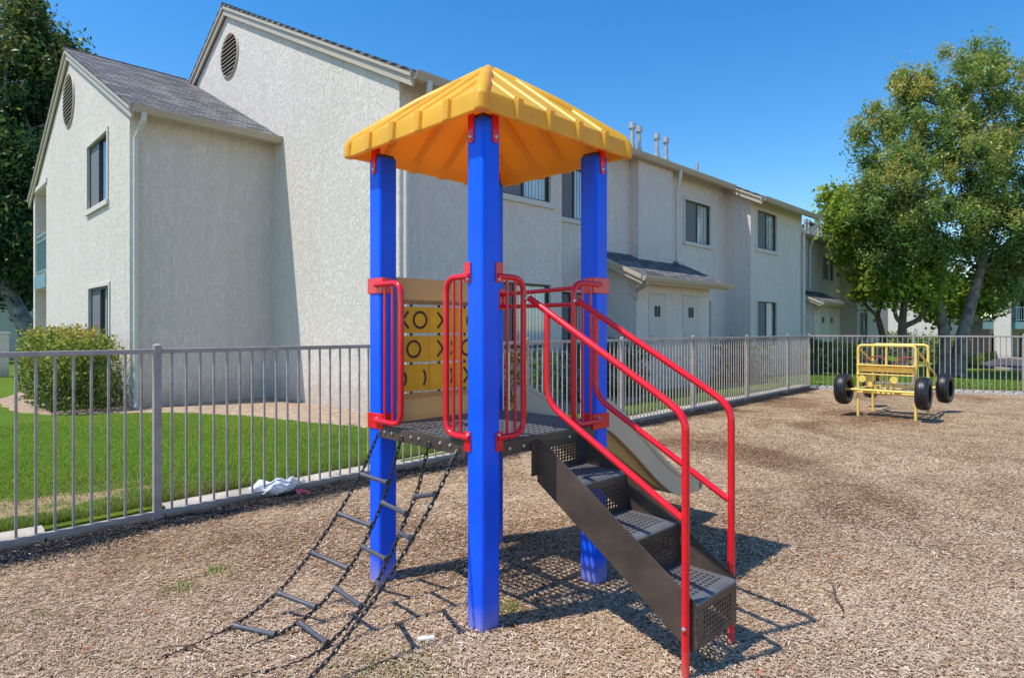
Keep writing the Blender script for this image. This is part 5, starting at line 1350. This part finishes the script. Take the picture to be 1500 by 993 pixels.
# stray weeds in the play area
N = 2600; cs = np.array([(1.56,2.20),(1.66,2.13),(1.44,2.30),(2.27,2.30),(1.15,3.78),(1.39,3.9),(.75,3.1),(.55,3.9)])
wts = np.array([7,6,4,1.6,.8,.8,.5,.4]); wts = wts/wts.sum(); ii = g.choice(len(cs), N, p=wts); p = cs[ii]+g.normal(size=(N,2))*np.where(ii < 3, .085, .05)[:,None]
blades('grass', p[:,0], p[:,1], .012+.014*g.random(N), np.full(N,.0), .5+.2*g.normal(size=N), .0035)

def chips(name, N, zmin, zmax, pw, lmin, lmax, wid, seed, mt, reg=None, lift=.012):
    g = np.random.default_rng(seed)
    q = g.random(N); Z = (zmin**(1-pw)+q*(zmax**(1-pw)-zmin**(1-pw)))**(1/(1-pw)); Rr = g.uniform(-1.02, 1.02, N)*Z
    if reg is None: u = (Z+Rr)/1.41421; v = (Z-Rr)/1.41421
    else: u, v = reg(g, N)
    k = (v < flv(u)+.03) & (u < FB[0]+(FB[1]-v)*(FC[0]-FB[0])/(FB[1]-FC[1])-.12) & (v > -11)
    for P in (PF, PL, PR, PB): k &= ~((np.abs(u-P.x) < .062) & (np.abs(v-P.y) < .062))
    u, v = u[k], v[k]; Zk = (u+v)/1.41421; n_ = len(u)
    an = g.uniform(0, np.pi, n_); tl = g.normal(size=n_)*.16; L_ = lmin+(lmax-lmin)*g.random(n_)**1.8; W_ = wid*(.5+g.random(n_))
    gz = (.012*np.sin(u*1.7+v)*np.cos(v*1.3)+.008*np.sin(u*4.1)*np.sin(v*3.7))*np.clip((5.2-v)/.6, 0, 1)
    c = np.stack([u, v, gz+.001+lift*g.random(n_)**1.5], 1)
    d = np.stack([np.cos(an)*np.cos(tl), np.sin(an)*np.cos(tl), np.sin(tl)], 1)*L_[:,None]/2
    rl = g.normal(size=n_)*.28; e = np.stack([-np.sin(an)*np.cos(rl), np.cos(an)*np.cos(rl), np.sin(rl)], 1)*W_[:,None]/2
    V_ = np.stack([c-d-e*.6, c+d-e, c+d*.92+e*.7, c-d+e], 1).reshape(-1,3)
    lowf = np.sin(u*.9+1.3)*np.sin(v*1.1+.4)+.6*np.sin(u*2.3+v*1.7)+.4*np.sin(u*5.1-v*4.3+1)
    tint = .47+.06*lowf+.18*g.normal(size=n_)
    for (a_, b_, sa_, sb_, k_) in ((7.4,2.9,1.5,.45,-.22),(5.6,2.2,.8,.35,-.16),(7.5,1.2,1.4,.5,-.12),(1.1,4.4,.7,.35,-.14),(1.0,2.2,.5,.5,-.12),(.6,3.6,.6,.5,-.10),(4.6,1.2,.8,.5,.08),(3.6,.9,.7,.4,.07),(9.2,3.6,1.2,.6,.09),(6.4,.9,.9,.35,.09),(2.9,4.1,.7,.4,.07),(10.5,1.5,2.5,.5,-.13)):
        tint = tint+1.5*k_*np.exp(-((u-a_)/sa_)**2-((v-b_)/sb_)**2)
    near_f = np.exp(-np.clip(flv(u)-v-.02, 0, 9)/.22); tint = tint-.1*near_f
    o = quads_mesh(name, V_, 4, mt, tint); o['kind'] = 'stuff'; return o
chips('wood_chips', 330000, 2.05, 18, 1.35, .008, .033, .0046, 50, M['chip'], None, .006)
def edge_reg(g, N):
    u = g.uniform(-2, 15.9, N); u = -2+(u+2)**1.25/(17.9**.25); wig = .05*np.sin(u*3.1)+.04*np.sin(u*7.7+1)
    v = FA[1]+(u-FA[0])*(FB[1]-FA[1])/(FB[0]-FA[0])-.02-np.abs(g.normal(size=N))*(.13+wig*.8); return u, v
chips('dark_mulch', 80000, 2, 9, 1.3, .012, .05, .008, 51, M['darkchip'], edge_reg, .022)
# fallen leaves: brownish red specks scattered
def few(name, pts, mt, size, label, cat, grp):
    for k, (x, y) in enumerate(pts):
        mb = MB(); a = random.uniform(0,3); ca_, sa = math.cos(a)*size, math.sin(a)*size
        mb.quad((x-ca_,y-sa,.02), (x-sa*.45,y+ca_*.45,.03), (x+ca_,y+sa,.022), (x+sa*.45,y-ca_*.45,.028)); mb.quad((x-ca_,y-sa,.02), (x-ca_*1.6,y-sa*1.6,.028), (x-ca_*1.55,y-sa*1.5,.03))
        o = mb.build(name, mt, None, origin=(x,y,.02), solid=.001); tag(o, label, cat, grp)
leafm = mat('dry_leaf', (.45,.16,.06), .7)
few('fallen_leaf', [(.92,3.55),(.62,3.3),(1.3,3.9),(2.1,4.2),(1.62,2.85),(.75,4.35),(3.1,1.45),(4.2,1.3),(3.9,2.4),(2.55,1.1),(6.2,1.9),(1.1,2.35)], leafm, .022, 'dry orange brown leaf lying on the wood chips', 'leaf', 'dry leaves scattered over the wood chips')
